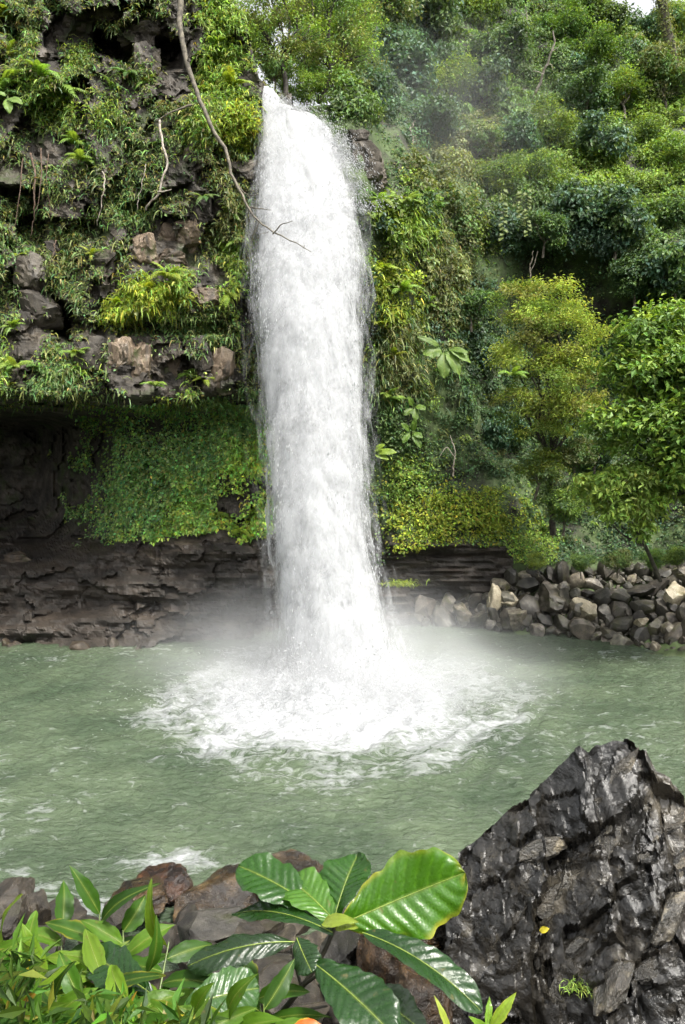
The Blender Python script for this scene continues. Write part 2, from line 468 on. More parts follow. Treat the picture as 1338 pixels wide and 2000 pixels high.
def R_D(x, y, fine=True):
    D = R_table(x, y)
    p = PX(x, y, D); sh = p.shape[:-1]; p = p.reshape(-1, 3)
    xx = np.asarray(x, float).reshape(-1) * np.ones(len(p)); yy = np.asarray(y, float).reshape(-1) * np.ones(len(p))
    up = np.clip((900 - yy) / 500, 0, 1) * np.clip((xx - 740) / 150, 0, 1)
    lump = fbm(p * 0.16, 3, 61) * 3.2 * up
    rough = fbm(p * 0.5, 4, 63) * (0.9 - 0.2 * up)
    low = np.clip((yy - 1055) / 12, 0, 1) * np.clip((1010 - xx) / 20, 0, 1)
    strata = fbm(p * np.array([0.25, 0.25, 3.6]), 4, 65) * 0.5 + fbm(p * np.array([0.4, 0.4, 10.0]), 2, 66) * 0.16
    d = lump + rough * (1 - 0.6 * low) + strata * low
    if fine:
        d = d + fbm(p * 2.4, 3, 67) * 0.18
    return D + d.reshape(sh)

def wall(fn, cut, x0, x1, dx, y0, y1, dy):
    xs = np.arange(x0, x1 + 1, dx, float); ys = np.arange(y0, y1 + 1, dy, float)
    X, Y = np.meshgrid(xs, ys, indexing='ij')
    c = cut(X)
    Yc = np.maximum(Y, c)
    D = fn(X, Yc)
    V = PX(X, Yc, D)
    t = np.maximum(c - Y, 0) * 0.10            # behind the brink the ground runs on level
    V[..., 1] += t; V[..., 2] += 0.03 * t
    return V.reshape(-1, 3), grid_faces(len(xs), len(ys))

V, F = wall(L_D, L_cut, -560, 570, 4.2, -250, 1300, 4.2)
cliff = obj('cliff', mesh('cliff', V, F, mat=M['cliff'], smooth=False))
me = cliff.data
me.materials.append(M['ledge'])
cz = np.zeros(len(me.polygons) * 3); me.polygons.foreach_get('center', cz); cz = cz.reshape(-1, 3)
yy = 900 + (CAM_Z - cz[:, 2]) * FPX / cz[:, 1]
me.polygons.foreach_set('material_index', (yy > 1052).astype(np.int32))
tag(cliff, 'dark overhanging basalt cliff with a cave at its foot', None, None, 'structure')

V, F = wall(R_D, R_cut, 480, 2300, 6.0, -250, 1320, 5.0)
hill = obj('hillside', mesh('hillside', V, F, mat=M['hill'], smooth=True))
me = hill.data
me.materials.append(M['ledge'])
cz = np.zeros(len(me.polygons) * 3); me.polygons.foreach_get('center', cz); cz = cz.reshape(-1, 3)
yy = 900 + (CAM_Z - cz[:, 2]) * FPX / cz[:, 1]; xx = 669 + cz[:, 0] * FPX / cz[:, 1]
lg = (yy > 1055) & (xx < 1000)
me.polygons.foreach_set('material_index', lg.astype(np.int32))
me.polygons.foreach_set('use_smooth', ~lg)
tag(hill, 'steep overgrown hillside and rock wall behind the falls', None, None, 'structure')

# ------------------------------------------------------------------ the bank below the camera
def bank_z(X, Y):
    z = np.interp(Y, [0, 1.6, 2.4, 4, 6, 8, 10, 12, 14, 17, 22], [6.35, 6.1, 5.35, 4.0, 2.7, 1.55, 0.6, 0.15, -0.15, -0.9, -2.5])
    return z + np.clip((X - 3) * 0.1, 0, 0.6)
xs = np.linspace(-14, 14, 180); ys = np.linspace(-2, 22, 180)
X, Y = np.meshgrid(xs, ys, indexing='ij')
p = np.stack([X, Y, 0 * X], -1).reshape(-1, 3)
Z = bank_z(X, Y) + (fbm(p * 0.9, 5, 71) * 0.28).reshape(X.shape)
bank = obj('river_bank', mesh('river_bank', np.stack([X, Y, Z], -1).reshape(-1, 3), grid_faces(180, 180), mat=M['scree'], smooth=True))
bank.color = (0.5, 0.45, 0.4, 1)
tag(bank, 'rocky bank sloping down to the pool', None, None, 'structure')

# ------------------------------------------------------------------ the pool
LAND = np.array([-0.45, 26.3])        # where the fall meets the pool
xs = np.concatenate([np.linspace(-40, -14, 40, endpoint=False), np.linspace(-14, 13, 360, endpoint=False), np.linspace(13, 40, 40)])
ys = np.concatenate([np.linspace(8, 32, 350, endpoint=False), np.linspace(32, 44, 50)])
X, Y = np.meshgrid(xs, ys, indexing='ij')
p = np.stack([X, Y, 0 * X], -1).reshape(-1, 3)
dx = p[:, 0] - LAND[0]; dy = p[:, 1] - LAND[1] + 0.6
rr = np.hypot(dx, dy); th = np.arctan2(dy, dx)
warp = fbm(p * 0.45, 4, 81) * 1.5
near = np.exp(-np.clip(rr - 3.5, 0, None) / 4.5)
z = np.sin((rr + warp) * 2 * np.pi / 1.25) * 0.085 * near
z += np.sin((rr + 1.6 * warp) * 2 * np.pi / 0.55 + th * 3) * 0.016 * (0.35 + near)
z += fbm(p * np.array([1.1, 1.8, 1]), 5, 82, 0.6) * (0.07 + 0.17 * np.exp(-rr / 5))
chop = 1 - np.abs(fbm(p * np.array([1.7, 2.6, 1]), 4, 84, 0.55)) * 2
z += chop * 0.05 * np.clip(rr / 8, 0.3, 1)
# foam: solid near the landing, lacy towards a scalloped rim
big_w = fbm(np.stack([np.cos(th) * 1.6, np.sin(th) * 1.6, 0 * th], -1) + 9.0, 3, 88)
ring = np.exp(-((rr - 5.7 + warp * 0.7 + 1.6 * big_w) / 0.8) ** 2)
foam = 1.1 * np.exp(-(np.clip(rr - 1.9, 0, None) / 2.4) ** 2) + 0.44 * ring * (0.6 + 0.5 * fbm(p * 0.8, 3, 85)) + 0.25 * np.clip(1 - rr / 7.0, 0, 1)
for (fx, fy, fr, fa) in ((-9.7, 14.2, 0.7, 0.22), (-7.6, 17.6, 0.9, 0.2), (-3.4, 15.2, 0.55, 0.6), (-4.6, 13.6, 0.5, 0.4), (-10, 20, 1.6, 0.16), (-12, 31, 1.2, 0.2), (-8.3, 32.6, 1.2, 0.25), (6.5, 22, 3, 0.16),
                         (-8.2, 15.9, 0.8, 0.2), (-6, 14.2, 1.0, 0.24), (11, 31.5, 1.5, 0.2), (-4, 32.5, 1.0, 0.25)):
    foam += fa * np.exp(-(((p[:, 0] - fx) / (1.7 * fr)) ** 2 + ((p[:, 1] - fy) / fr) ** 2))
foam += 0.12 + 0.10 * np.clip((chop - 0.72) * 5, 0, 1)
foam += 0.34 * np.clip(fbm(np.stack([th * 3.2, rr * 0.35, 0 * rr], -1), 4, 89), 0, 1) * np.exp(-(np.clip(rr - 5, 0, None) / 3.5) ** 2)
z += 0.10 * np.clip(foam - 0.4, 0, 1) * (0.6 + fbm(p * 3.0, 3, 86))
boil = np.hypot(dx, dy - 0.6)
z += 0.75 * np.exp(-(boil / 2.1) ** 2) * (0.8 + 0.9 * fbm(p * 1.4, 4, 87))
m, t, b, o = new_mat('pool_water')
a = N(t, 'ShaderNodeAttribute', attribute_name='foam')
tc = N(t, 'ShaderNodeTexCoord')
n1 = N(t, 'ShaderNodeTexNoise', Scale=2.2, Detail=9.0, Roughness=0.68, Distortion=1.2)
mp = N(t, 'ShaderNodeMapping'); mp.inputs['Scale'].default_value = (0.8, 1.35, 1); t.links.new(tc.outputs['Object'], mp.inputs[0]); t.links.new(mp.outputs[0], n1.inputs['Vector'])
s = N(t, 'ShaderNodeMath', operation='ADD'); t.links.new(a.outputs['Fac'], s.inputs[0])
n1s = N(t, 'ShaderNodeMath', operation='MULTIPLY_ADD'); n1s.inputs[1].default_value = 1.9; n1s.inputs[2].default_value = -0.95
t.links.new(n1.outputs[0], n1s.inputs[0]); t.links.new(n1s.outputs[0], s.inputs[1])
fm = ramp(t, s.outputs[0], [(0.36, (0, 0, 0)), (0.95, (1, 1, 1))])
n2 = N(t, 'ShaderNodeTexNoise', Scale=0.35, Detail=3.0); t.links.new(tc.outputs['Object'], n2.inputs['Vector'])
wc = ramp(t, n2.outputs[0], [(0.35, (0.046, 0.068, 0.04)), (0.65, (0.085, 0.113, 0.068))])
cc = mixc(t, fm, wc, (0.35, 0.36, 0.37))
t.links.new(cc, b.inputs['Base Color'])
t.links.new(ramp(t, fm, [(0.0, (0.12,) * 3), (0.6, (0.6,) * 3)]), b.inputs['Roughness'])
b.inputs['Specular IOR Level'].default_value = 0.5
b.inputs['IOR'].default_value = 1.33
n3 = N(t, 'ShaderNodeTexNoise', Scale=5.0, Detail=5.0, Roughness=0.6, Distortion=0.6)
mp3 = N(t, 'ShaderNodeMapping'); mp3.inputs['Scale'].default_value = (0.7, 1.5, 1); t.links.new(tc.outputs['Object'], mp3.inputs[0]); t.links.new(mp3.outputs[0], n3.inputs['Vector'])
bp = N(t, 'ShaderNodeBump', Strength=1.0, Distance=0.16); t.links.new(n3.outputs[0], bp.inputs['Height'])
t.links.new(bp.outputs[0], b.inputs['Normal'])
M['pool'] = m
pool = obj('pool_water', mesh('pool_water', np.stack([X, Y, z.reshape(X.shape)], -1).reshape(-1, 3), grid_faces(len(xs), len(ys)), mat=m, smooth=True, attrs={'foam': foam}))
tag(pool, 'rippled grey green plunge pool with a ring of white foam', None, None, 'structure')

# ------------------------------------------------------------------ the waterfall
FALL = np.array([  # y, left x, right x
    (168, 512, 528), (190, 511, 546), (205, 511, 560), (222, 511, 612), (250, 510, 646), (300, 508, 674), (400, 498, 700), (500, 492, 710), (600, 497, 706), (700, 508, 708),
    (800, 514, 712), (900, 522, 716), (1000, 527, 722), (1100, 532, 736), (1200, 545, 757), (1280, 550, 782), (1320, 540, 805), (1350, 515, 835)], float)
def fall_D(y):
    s = np.clip((np.asarray(y, float) - 168) / (1345 - 168), 0, 1)
    return 34.6 - 7.7 * s ** 0.62
def fall_edges(y):
    return np.interp(y, FALL[:, 0], FALL[:, 1]), np.interp(y, FALL[:, 0], FALL[:, 2])
falls = empty('waterfall', (LAND[0], LAND[1], 0), 'tall white waterfall plunging from the brink into the pool', 'waterfall')
rng = np.random.default_rng(5)
def fall_pt(u, v, y):
    """u across (-1..1), v through the thickness (-1..1)"""
    l, r = fall_edges(y)
    x = (l + r) / 2 + u * (r - l) / 2
    D = fall_D(y) + v * (0.18 + 1.05 * np.clip((y - 168) / 450, 0, 1))
    return PX(x, y, D)
# core: a closed, streaky, broken column
nu, nv = 96, 420
ua = np.linspace(0, 2 * np.pi, nu, endpoint=False); ya = np.linspace(168, 1350, nv)
A, Yg = np.meshgrid(ua, ya, indexing='ij')
cu, cv = np.cos(A) * 0.72, np.sin(A) * 0.8
P = fall_pt(cu, cv, Yg).reshape(-1, 3)
nn = np.stack([np.cos(A), np.sin(A), 0 * A], -1).reshape(-1, 3)
drop = P.copy()
d = fbm(drop * np.array([1.0, 1.0, 0.22]), 3, 91, 0.45) * 0.42 + fbm(drop * np.array([4.0, 4.0, 0.9]), 3, 92, 0.5) * 0.04
P = P + nn * (d - 0.12)[:, None] * np.clip((Yg.reshape(-1) - 150) / 120, 0.15, 1)[:, None]
idx = np.arange(nu * nv).reshape(nu, nv)
F = np.stack([idx[:, :-1], np.roll(idx, -1, 0)[:, :-1], np.roll(idx, -1, 0)[:, 1:], idx[:, 1:]], -1).reshape(-1, 4)
o = obj('water_column', mesh('water_column', P - np.array(falls.location), F, mat=M['fall'], smooth=True), falls)

def drops(C, vel, w, h):
    """slender five-cornered drops, drawn out along vel"""
    n = len(C)
    v = nrm(vel)
    r = rng.normal(size=(n, 3)); s = nrm(np.cross(v, r)); u = np.cross(s, v)
    V = np.empty((n, 5, 3))
    V[:, 0] = C + v * h[:, None]; V[:, 4] = C - v * h[:, None]
    for k in range(3):
        a = 2 * np.pi * k / 3
        V[:, 1 + k] = C + w[:, None] * (math.cos(a) * s + math.sin(a) * u)
    base = np.array([(0, 1, 2), (0, 2, 3), (0, 3, 1), (4, 2, 1), (4, 3, 2), (4, 1, 3)])
    F = (base[None] + 5 * np.arange(n)[:, None, None]).reshape(-1, 3)
    return V.reshape(-1, 3), F

def strew(n, sig, thr, seed):
    y = 172 + (1350 - 172) * rng.random(n) ** 0.95
    sd = np.where(rng.random(n) < 0.5, -1, 1)
    u = np.clip(np.abs(rng.normal(0, sig, n)), 0, 0.6)
    front = rng.random(n) < 0.12
    spread = np.clip(0.65 + 0.75 * fbm(np.stack([sd * 3.0, y * 0.009, 0 * y], -1), 3, seed), 0.15, 1.6)
    U = np.where(front, rng.uniform(-0.85, 0.85, n), sd * (0.68 + 0.2 * rng.random(n) + u * spread))
    Vv = np.where(front, -0.75 - 0.45 * rng.random(n), rng.uniform(-1, 1, n))
    C = fall_pt(U, Vv, y)
    k = fbm(C * np.array([1.4, 1.4, 0.45]), 4, seed + 1) > (thr + 1.1 * np.clip(np.abs(U) - 0.9, 0, 1))
    k &= ~((y < 330) & (U < -1.0))
    C = C[k]; U = U[k]
    vel = np.stack([0.07 * U + rng.normal(0, 0.05, len(C)), rng.normal(-0.08, 0.05, len(C)), -np.ones(len(C))], -1)
    return C, U, vel
# torn sheets of water outside the core, each farther out and more broken
def sheet_mat():
    m, t, b, o = new_mat('torn_water_sheet')
    b.inputs['Base Color'].default_value = (*WATER, 1); b.inputs['Roughness'].default_value = 0.7; b.inputs['Specular IOR Level'].default_value = 0.1
    tr = N(t, 'ShaderNodeBsdfTranslucent'); tr.inputs[0].default_value = (*WATER, 1)
    mx = N(t, 'ShaderNodeMixShader'); mx.inputs[0].default_value = 0.5
    t.links.new(b.outputs[0], mx.inputs[1]); t.links.new(tr.outputs[0], mx.inputs[2])
    tc = N(t, 'ShaderNodeTexCoord'); oi = N(t, 'ShaderNodeObjectInfo'); sc = N(t, 'ShaderNodeSeparateColor'); t.links.new(oi.outputs['Color'], sc.inputs[0])
    ad = N(t, 'ShaderNodeVectorMath', operation='ADD'); t.links.new(tc.outputs['Object'], ad.inputs[0])
    cb = N(t, 'ShaderNodeCombineXYZ'); t.links.new(sc.outputs[1], cb.inputs[0]); t.links.new(sc.outputs[1], cb.inputs[2]); t.links.new(cb.outputs[0], ad.inputs[1])
    mp = N(t, 'ShaderNodeMapping'); mp.inputs['Scale'].default_value = (1, 1, 0.42); t.links.new(ad.outputs[0], mp.inputs[0])
    n1 = N(t, 'ShaderNodeTexNoise', Scale=1.3, Detail=7.0, Roughness=0.66, Distortion=0.3); t.links.new(mp.outputs[0], n1.inputs['Vector'])
    n2 = N(t, 'ShaderNodeTexNoise', Scale=9.0, Detail=3.0, Roughness=0.7); t.links.new(mp.outputs[0], n2.inputs['Vector'])
    k = N(t, 'ShaderNodeMath', operation='MULTIPLY_ADD'); t.links.new(n2.outputs[0], k.inputs[0]); k.inputs[1].default_value = 0.35; t.links.new(n1.outputs[0], k.inputs[2])
    sub = N(t, 'ShaderNodeMath', operation='SUBTRACT'); t.links.new(k.outputs[0], sub.inputs[0]); t.links.new(sc.outputs[0], sub.inputs[1])
    mr = N(t, 'ShaderNodeMapRange', interpolation_type='SMOOTHSTEP'); mr.inputs['From Min'].default_value = 0.0; mr.inputs['From Max'].default_value = 0.36; t.links.new(sc.outputs[2], mr.inputs['To Max'])
    t.links.new(sub.outputs[0], mr.inputs['Value'])
    tp = N(t, 'ShaderNodeBsdfTransparent'); m2 = N(t, 'ShaderNodeMixShader')
    t.links.new(mr.outputs[0], m2.inputs[0]); t.links.new(tp.outputs[0], m2.inputs[1]); t.links.new(mx.outputs[0], m2.inputs[2]); t.links.new(m2.outputs[0], o.inputs[0])
    return m
M['sheet'] = sheet_mat()
for k, (su, sv, th, am) in enumerate(((0.78, 0.86, 0.40, 0.9), (0.85, 0.95, 0.46, 0.8), (0.92, 1.05, 0.51, 0.7), (0.99, 1.15, 0.55, 0.6), (1.06, 1.25, 0.59, 0.5), (1.14, 1.35, 0.63, 0.42), (1.23, 1.45, 0.67, 0.36), (1.34, 1.55, 0.71, 0.3))):
    A2, Y2 = np.meshgrid(np.linspace(0, 2 * np.pi, 48, endpoint=False), np.linspace(172, 1352, 200), indexing='ij')
    low = np.clip((Y2 - 172) / 250, 0, 1)
    P2 = fall_pt(np.cos(A2) * (1 + (su - 1) * (0.25 + 0.75 * low)), np.sin(A2) * sv * (0.5 + 0.5 * low), Y2).reshape(-1, 3)
    n2_ = np.stack([np.cos(A2), np.sin(A2), 0 * A2], -1).reshape(-1, 3)
    P2 = P2 + n2_ * (fbm(P2 * np.array([1.1, 1.1, 0.35]), 4, 120 + 5 * k) * (0.22 + 0.05 * k) * low.reshape(-1))[:, None]
    idx = np.arange(48 * 200).reshape(48, 200)
    F2 = np.stack([idx[:, :-1], np.roll(idx, -1, 0)[:, :-1], np.roll(idx, -1, 0)[:, 1:], idx[:, 1:]], -1).reshape(-1, 4)
    o = obj('water_sheet', mesh('water_sheet', P2 - np.array(falls.location), F2, mat=M['sheet'], smooth=True), falls)
    o.color = (th, k * 3.7, am, 1)
C, Uc, vel = strew(17000, 0.24, 0.02, 97)
sz = rng.gamma(2.0, 0.5, len(C)) * np.clip(1.5 - np.abs(Uc) * 0.6, 0.4, 1)
V, F = drops(C, vel, 0.005 * sz + 0.004, 0.03 * sz + 0.02)
o = obj('falling_drops', mesh('falling_drops', V - np.array(falls.location), F, mat=M['fall'], smooth=True), falls)
o['kind'] = 'stuff'
n = 7000
y = 200 + 220 * rng.random(n) ** 1.3; l_, r_ = fall_edges(y)
C = PX(r_ - 12 + np.abs(rng.normal(0, 1, n)) * (12 + 0.10 * (y - 200)), y - np.abs(rng.normal(0, 1, n)) * 7, fall_D(y) + rng.normal(0, 0.35, n))
k = fbm(C * 1.6, 3, 99) > -0.1
C = C[k]; sz = rng.gamma(2.0, 0.5, len(C))
V, F = drops(C, np.stack([0.5 + rng.normal(0, 0.3, len(C)), rng.normal(0, 0.2, len(C)), -0.8 + rng.normal(0, 0.3, len(C))], -1), 0.006 * sz + 0.005, 0.02 * sz + 0.015)
o = obj('lip_spray', mesh('lip_spray', V - np.array(falls.location), F, mat=M['fall'], smooth=True), falls)
o['kind'] = 'stuff'
# splash thrown up round the landing
n = 15000
a = rng.uniform(0, 2 * np.pi, n); r = np.abs(rng.normal(0, 1.0, n)) * 1.7 + 0.9
hh = np.abs(rng.normal(0, 1, n)) * 1.1 * np.exp(-r / 3.4)
C = np.stack([LAND[0] + 0.15 + r * np.cos(a) * 1.25, LAND[1] + r * np.sin(a) * 1.0, hh + 0.02], -1)
vel = np.stack([np.cos(a), np.sin(a), rng.normal(0.3, 0.8, n)], -1)
sz = rng.gamma(2.0, 0.010, n) * np.exp(-r / 6)
V, F = drops(C, vel, 0.4 * sz + 0.006, 1.2 * sz + 0.02)
o = obj('splash_drops', mesh('splash_drops', V - np.array(falls.location), F, mat=M['fall'], smooth=True), falls)
o['kind'] = 'stuff'

# ------------------------------------------------------------------ foliage tools
def leaves(P, Nn, S, C, rng, asp=0.5, droop=0.35, fold=0.12):
    """one folded, pointed leaf per point: 4 corners, 2 triangles"""
    n = len(P)
    r = rng.normal(size=(n, 3))
    d = nrm(np.cross(Nn, r)); d[:, 2] -= droop; d = nrm(d)
    s = nrm(np.cross(d, Nn)); nn = np.cross(s, d)
    S = np.asarray(S)[:, None] * np.ones((n, 1)); asp = np.asarray(asp) * np.ones(n); asp = asp[:, None]
    V = np.empty((n, 4, 3))
    V[:, 0] = P
    V[:, 1] = P + d * S * 0.42 + s * S * asp * 0.5 + nn * S * fold
    V[:, 2] = P + d * S - nn * S * 0.12
    V[:, 3] = P + d * S * 0.42 - s * S * asp * 0.5 + nn * S * fold
    F = (np.array([(0, 1, 2), (0, 2, 3)])[None] + 4 * np.arange(n)[:, None, None]).reshape(-1, 3)
    return V.reshape(-1, 3), F, np.repeat(C, 4, axis=0)

def blades(P, D, S, W, C, rng, curl=0.5):
    """narrow arching blades (hanging ferns, grass): 7 corners, 5 triangles"""
    n = len(P)
    D = nrm(D)
    s = nrm(np.cross(D, rng.normal(size=(n, 3)))); S = S[:, None]; W = W[:, None]
    dn = np.array([0, 0, -1.0])
    a = P; b = P + D * S * 0.4; c = b + nrm(D + curl * dn) * S * 0.35; e = c + nrm(D + 2 * curl * dn) * S * 0.35
    V = np.stack([a - s * W * 0.3, a + s * W * 0.3, b - s * W, b + s * W, c - s * W * 0.8, c + s * W * 0.8, e], 1)
    F = (np.array([(0, 1, 3), (0, 3, 2), (2, 3, 5), (2, 5, 4), (4, 5, 6)])[None] + 7 * np.arange(n)[:, None, None]).reshape(-1, 3)
    return V.reshape(-1, 3), F, np.repeat(C, 7, axis=0)

def jitter_col(base, n, rng, v=0.25, h=0.12):
    c = np.asarray(base, float) * np.ones((n, 3))
    c = c * np.exp(rng.normal(0, v, (n, 1)))
    c[:, 0] *= np.exp(rng.normal(0, h, n)); c[:, 2] *= np.exp(rng.normal(0, h, n))
    return c

G = dict(yellow=(0.165, 0.205, 0.022), lime=(0.135, 0.195, 0.03), mid=(0.08, 0.13, 0.034), deep=(0.045, 0.08, 0.028), dark=(0.022, 0.044, 0.018), olive=(0.115, 0.13, 0.04), blue=(0.062, 0.11, 0.055))
G = {k: np.array(v) * np.array([1.52, 1.58, 2.0]) for k, v in G.items()}

# ------------------------------------------------------------------ left cliff: creepers, moss and hanging blades (nobody could count them)
rng = np.random.default_rng(11)
L_PATCH = [(440, 110, 60, 120, 1.5, 'lime'), (465, 235, 42, 55, 1.5, 'yellow'), (405, 40, 60, 50, 1.1, 'lime'), (430, 420, 70, 70, 0.9, 'olive'), (455, 540, 40, 90, 0.9, 'lime'), (300, 575, 75, 45, 1.3, 'yellow'),
           (225, 610, 40, 28, 1.3, 'yellow'), (345, 545, 40, 45, 1.2, 'lime'), (60, 170, 70, 60, 0.7, 'lime'), (150, 210, 80, 40, 0.8, 'lime'), (200, 290, 50, 30, 0.8, 'mid'), (160, 500, 60, 50, 0.5, 'olive'), (40, 500, 40, 70, 0.5, 'mid'),
           (30, 700, 50, 55, 0.9, 'lime'), (90, 735, 60, 30, 0.8, 'mid'), (160, 710, 45, 30, 0.6, 'lime'), (380, 745, 45, 30, 0.9, 'lime'), (310, 765, 40, 18, 1.0, 'yellow'), (445, 790, 60, 40, 0.9, 'mid'), (485, 700, 25, 80, 0.7, 'olive'),
           (485, 840, 30, 60, 0.8, 'mid'), (250, 50, 60, 40, 0.5, 'olive'), (330, 180, 60, 60, 0.5, 'olive'), (120, 100, 60, 40, 0.6, 'lime'), (390, 250, 40, 50, 0.8, 'lime'), (440, 330, 60, 30, 0.9, 'olive'), (250, 420, 50, 50, 0.6, 'mid'), (180, 600, 60, 60, 0.4, 'olive'), (360, 640, 90, 25, 0.6, 'mid')]
BARE = [(290, 490, 30, 38), (345, 470, 42, 45), (255, 705, 40, 50), (330, 712, 34, 45), (432, 728, 30, 45), (62, 530, 28, 36), (75, 605, 34, 40), (225, 95, 40, 24), (270, 72, 40, 20), (122, 630, 20, 40), (480, 335, 30, 20), (330, 105, 26, 30)]
def patch_density(x, y, patches, base):
    dn = np.full(x.shape, base); best = np.full(x.shape, 0.0); ci = np.full(x.shape, -1)
    for k, (px, py, rx, ry, wt, c) in enumerate(patches):
        g = wt * np.exp(-((x - px) / rx) ** 2 - ((y - py) / ry) ** 2)
        dn += g
        take = g > best; best = np.where(take, g, best); ci = np.where(take, k, ci)
    return dn, best, ci
def bare(x, y, dn):
    for (px, py, rx, ry) in BARE:
        dn = dn * (1 - 0.95 * (np.maximum(np.abs(x - px) / rx, np.abs(y - py) / ry) < 1))
    return dn
n = 280000
x = rng.uniform(-260, 545, n); y = rng.uniform(-60, 800, n)
dn, best, ci = patch_density(x, y, L_PATCH, 0.5)
dn = bare(x, y, dn)
p0 = PX(x, y, L_table(x, y))
nz = fbm(p0 * 0.7, 4, 101)
keep = (rng.random(n) < np.clip(dn * 0.62 * np.clip(0.55 + 2.2 * nz, 0, 2), 0, 1)) & (y > L_cut(x) - 4)
x, y, best, ci = x[keep], y[keep], best[keep], ci[keep]
n = len(x)
P = PX(x, y, L_D(x, y) - rng.random(n) ** 2 * (0.25 + 0.5 * best))
pc = np.array([G[c] for *_, c in L_PATCH])
base = np.where((rng.random(n) < best * 1.1)[:, None], pc[ci], np.where(rng.random(n)[:, None] < 0.5, G['mid'], G['olive']))
C = jitter_col(base, n, rng, 0.35, 0.2)
hang = rng.random(n) < 0.30
Nn = nrm(np.stack([rng.normal(0, 0.5, n), -0.8 + rng.normal(0, 0.35, n), 0.7 + rng.normal(0, 0.4, n)], -1))
a = ~hang
V1, F1, C1 = leaves(P[a], Nn[a], rng.uniform(0.08, 0.2, a.sum()), C[a], rng, rng.uniform(0.4, 0.8, a.sum()))
o = obj('cliff_creeper', mesh('cliff_creeper', V1, F1, C1, mat=M['leaf']))
tag(o, 'small leaved creeper and moss spread over the left cliff face', 'creeper', kind='stuff')
h = hang.sum()
dirs = np.stack([rng.normal(0.15, 0.5, h), -0.6 + rng.normal(0, 0.3, h), rng.normal(0.1, 0.5, h)], -1)
V2, F2, C2 = blades(P[hang], dirs, rng.uniform(0.25, 0.7, h), rng.uniform(0.012, 0.035, h), C[hang] * 1.15, rng, 0.9)
o = obj('hanging_fern_blades', mesh('hanging_fern_blades', V2, F2, C2, mat=M['fern']))
tag(o, 'narrow drooping fern blades hanging over the left cliff face', 'fern blades', kind='stuff')

# mossy wall under the overhang
n = 90000
x = rng.uniform(90, 545, n); y = rng.uniform(790, 1090, n)
p0 = PX(x, y, L_table(x, y)); nz = fbm(p0 * 0.6, 4, 103)
edge = np.clip((x - 150 + 120 * nz) / 90, 0, 1)
bottom = np.interp(x, [150, 250, 350, 430, 470, 545], [1072, 1062, 1045, 1040, 1062, 1040]) + 14 * nz
keep = (rng.random(n) < edge * (0.7 + 1.3 * nz) * np.clip((bottom - y) / 10, 0, 1) * np.interp(y, [790, 850, 950], [0.35, 0.8, 1]))
x, y = x[keep], y[keep]; n = len(x); p0 = p0[keep]
P = PX(x, y, L_D(x, y) - 0.02 - 0.25 * rng.random(n) ** 2)
nz = fbm(p0 * 0.8, 3, 104)
wl = np.clip(0.35 + (y - 930) / 110 + (x - 420) / 150 + nz, 0, 1)[:, None]
C = jitter_col(1.75 * (G['mid'] * (1 - wl) + G['lime'] * wl), n, rng, 0.4, 0.25)
Nn = nrm(np.stack([rng.normal(0, 0.5, n), -0.8 + rng.normal(0, 0.3, n), 0.7 + rng.normal(0, 0.3, n)], -1))
V1, F1, C1 = leaves(P, Nn, rng.uniform(0.08, 0.22, n), C, rng, rng.uniform(0.4, 0.8, n), 0.6)
o = obj('wall_moss', mesh('wall_moss', V1, F1, C1, mat=M['leaf']))
tag(o, 'green carpet of moss and small plants on the wall under the overhang', 'moss', kind='stuff')

# ------------------------------------------------------------------ right wall and hillside cover
R_PATCH = [(880, 1010, 130, 55, 1.5, 'yellow'), (1040, 1070, 55, 38, 1.6, 'lime'), (800, 1060, 45, 40, 1.2, 'yellow'), (780, 1090, 30, 25, 1.0, 'lime'), (800, 940, 60, 60, 1.0, 'lime'), (780, 700, 50, 120, 0.9, 'olive'), (770, 560, 50, 90, 1.0, 'yellow'),
           (800, 440, 60, 60, 0.9, 'lime'), (860, 520, 50, 100, 0.8, 'olive'), (780, 830, 50, 60, 1.0, 'mid'), (1000, 820, 120, 130, 0.5, 'deep'), (1200, 1040, 160, 60, 0.5, 'dark'), (1050, 540, 100, 50, 0.3, 'dark'),  # 'dark' patches: shade under trees and in the recess put into leaf colour
           (1000, 360, 90, 50, 0.9, 'mid'), (1150, 440, 130, 60, 1.0, 'blue'), (1250, 300, 120, 150, 0.8, 'lime'), (1000, 130, 150, 120, 0.8, 'mid'), (800, 180, 90, 100, 0.8, 'blue'), (1300, 500, 90, 90, 0.8, 'mid'), (660, 205, 60, 40, 1.5, 'mid'), (1230, 1075, 170, 35, 1.3, 'deep'),
           (1130, 200, 130, 100, 0.8, 'mid'), (900, 300, 100, 80, 0.8, 'olive'), (1130, 330, 100, 50, 0.9, 'lime')]
rc = np.array([G[c] for *_, c in R_PATCH])
def wall_normal(fn, x, y, e=14.0):
    a = PX(x + e, y, fn(x + e, y, False)) - PX(x - e, y, fn(x - e, y, False))
    b = PX(x, y + e, fn(x, y + e, False)) - PX(x, y - e, fn(x, y - e, False))
    nn = nrm(np.cross(b, a)); nn[nn[:, 1] > 0] *= -1
    return nn
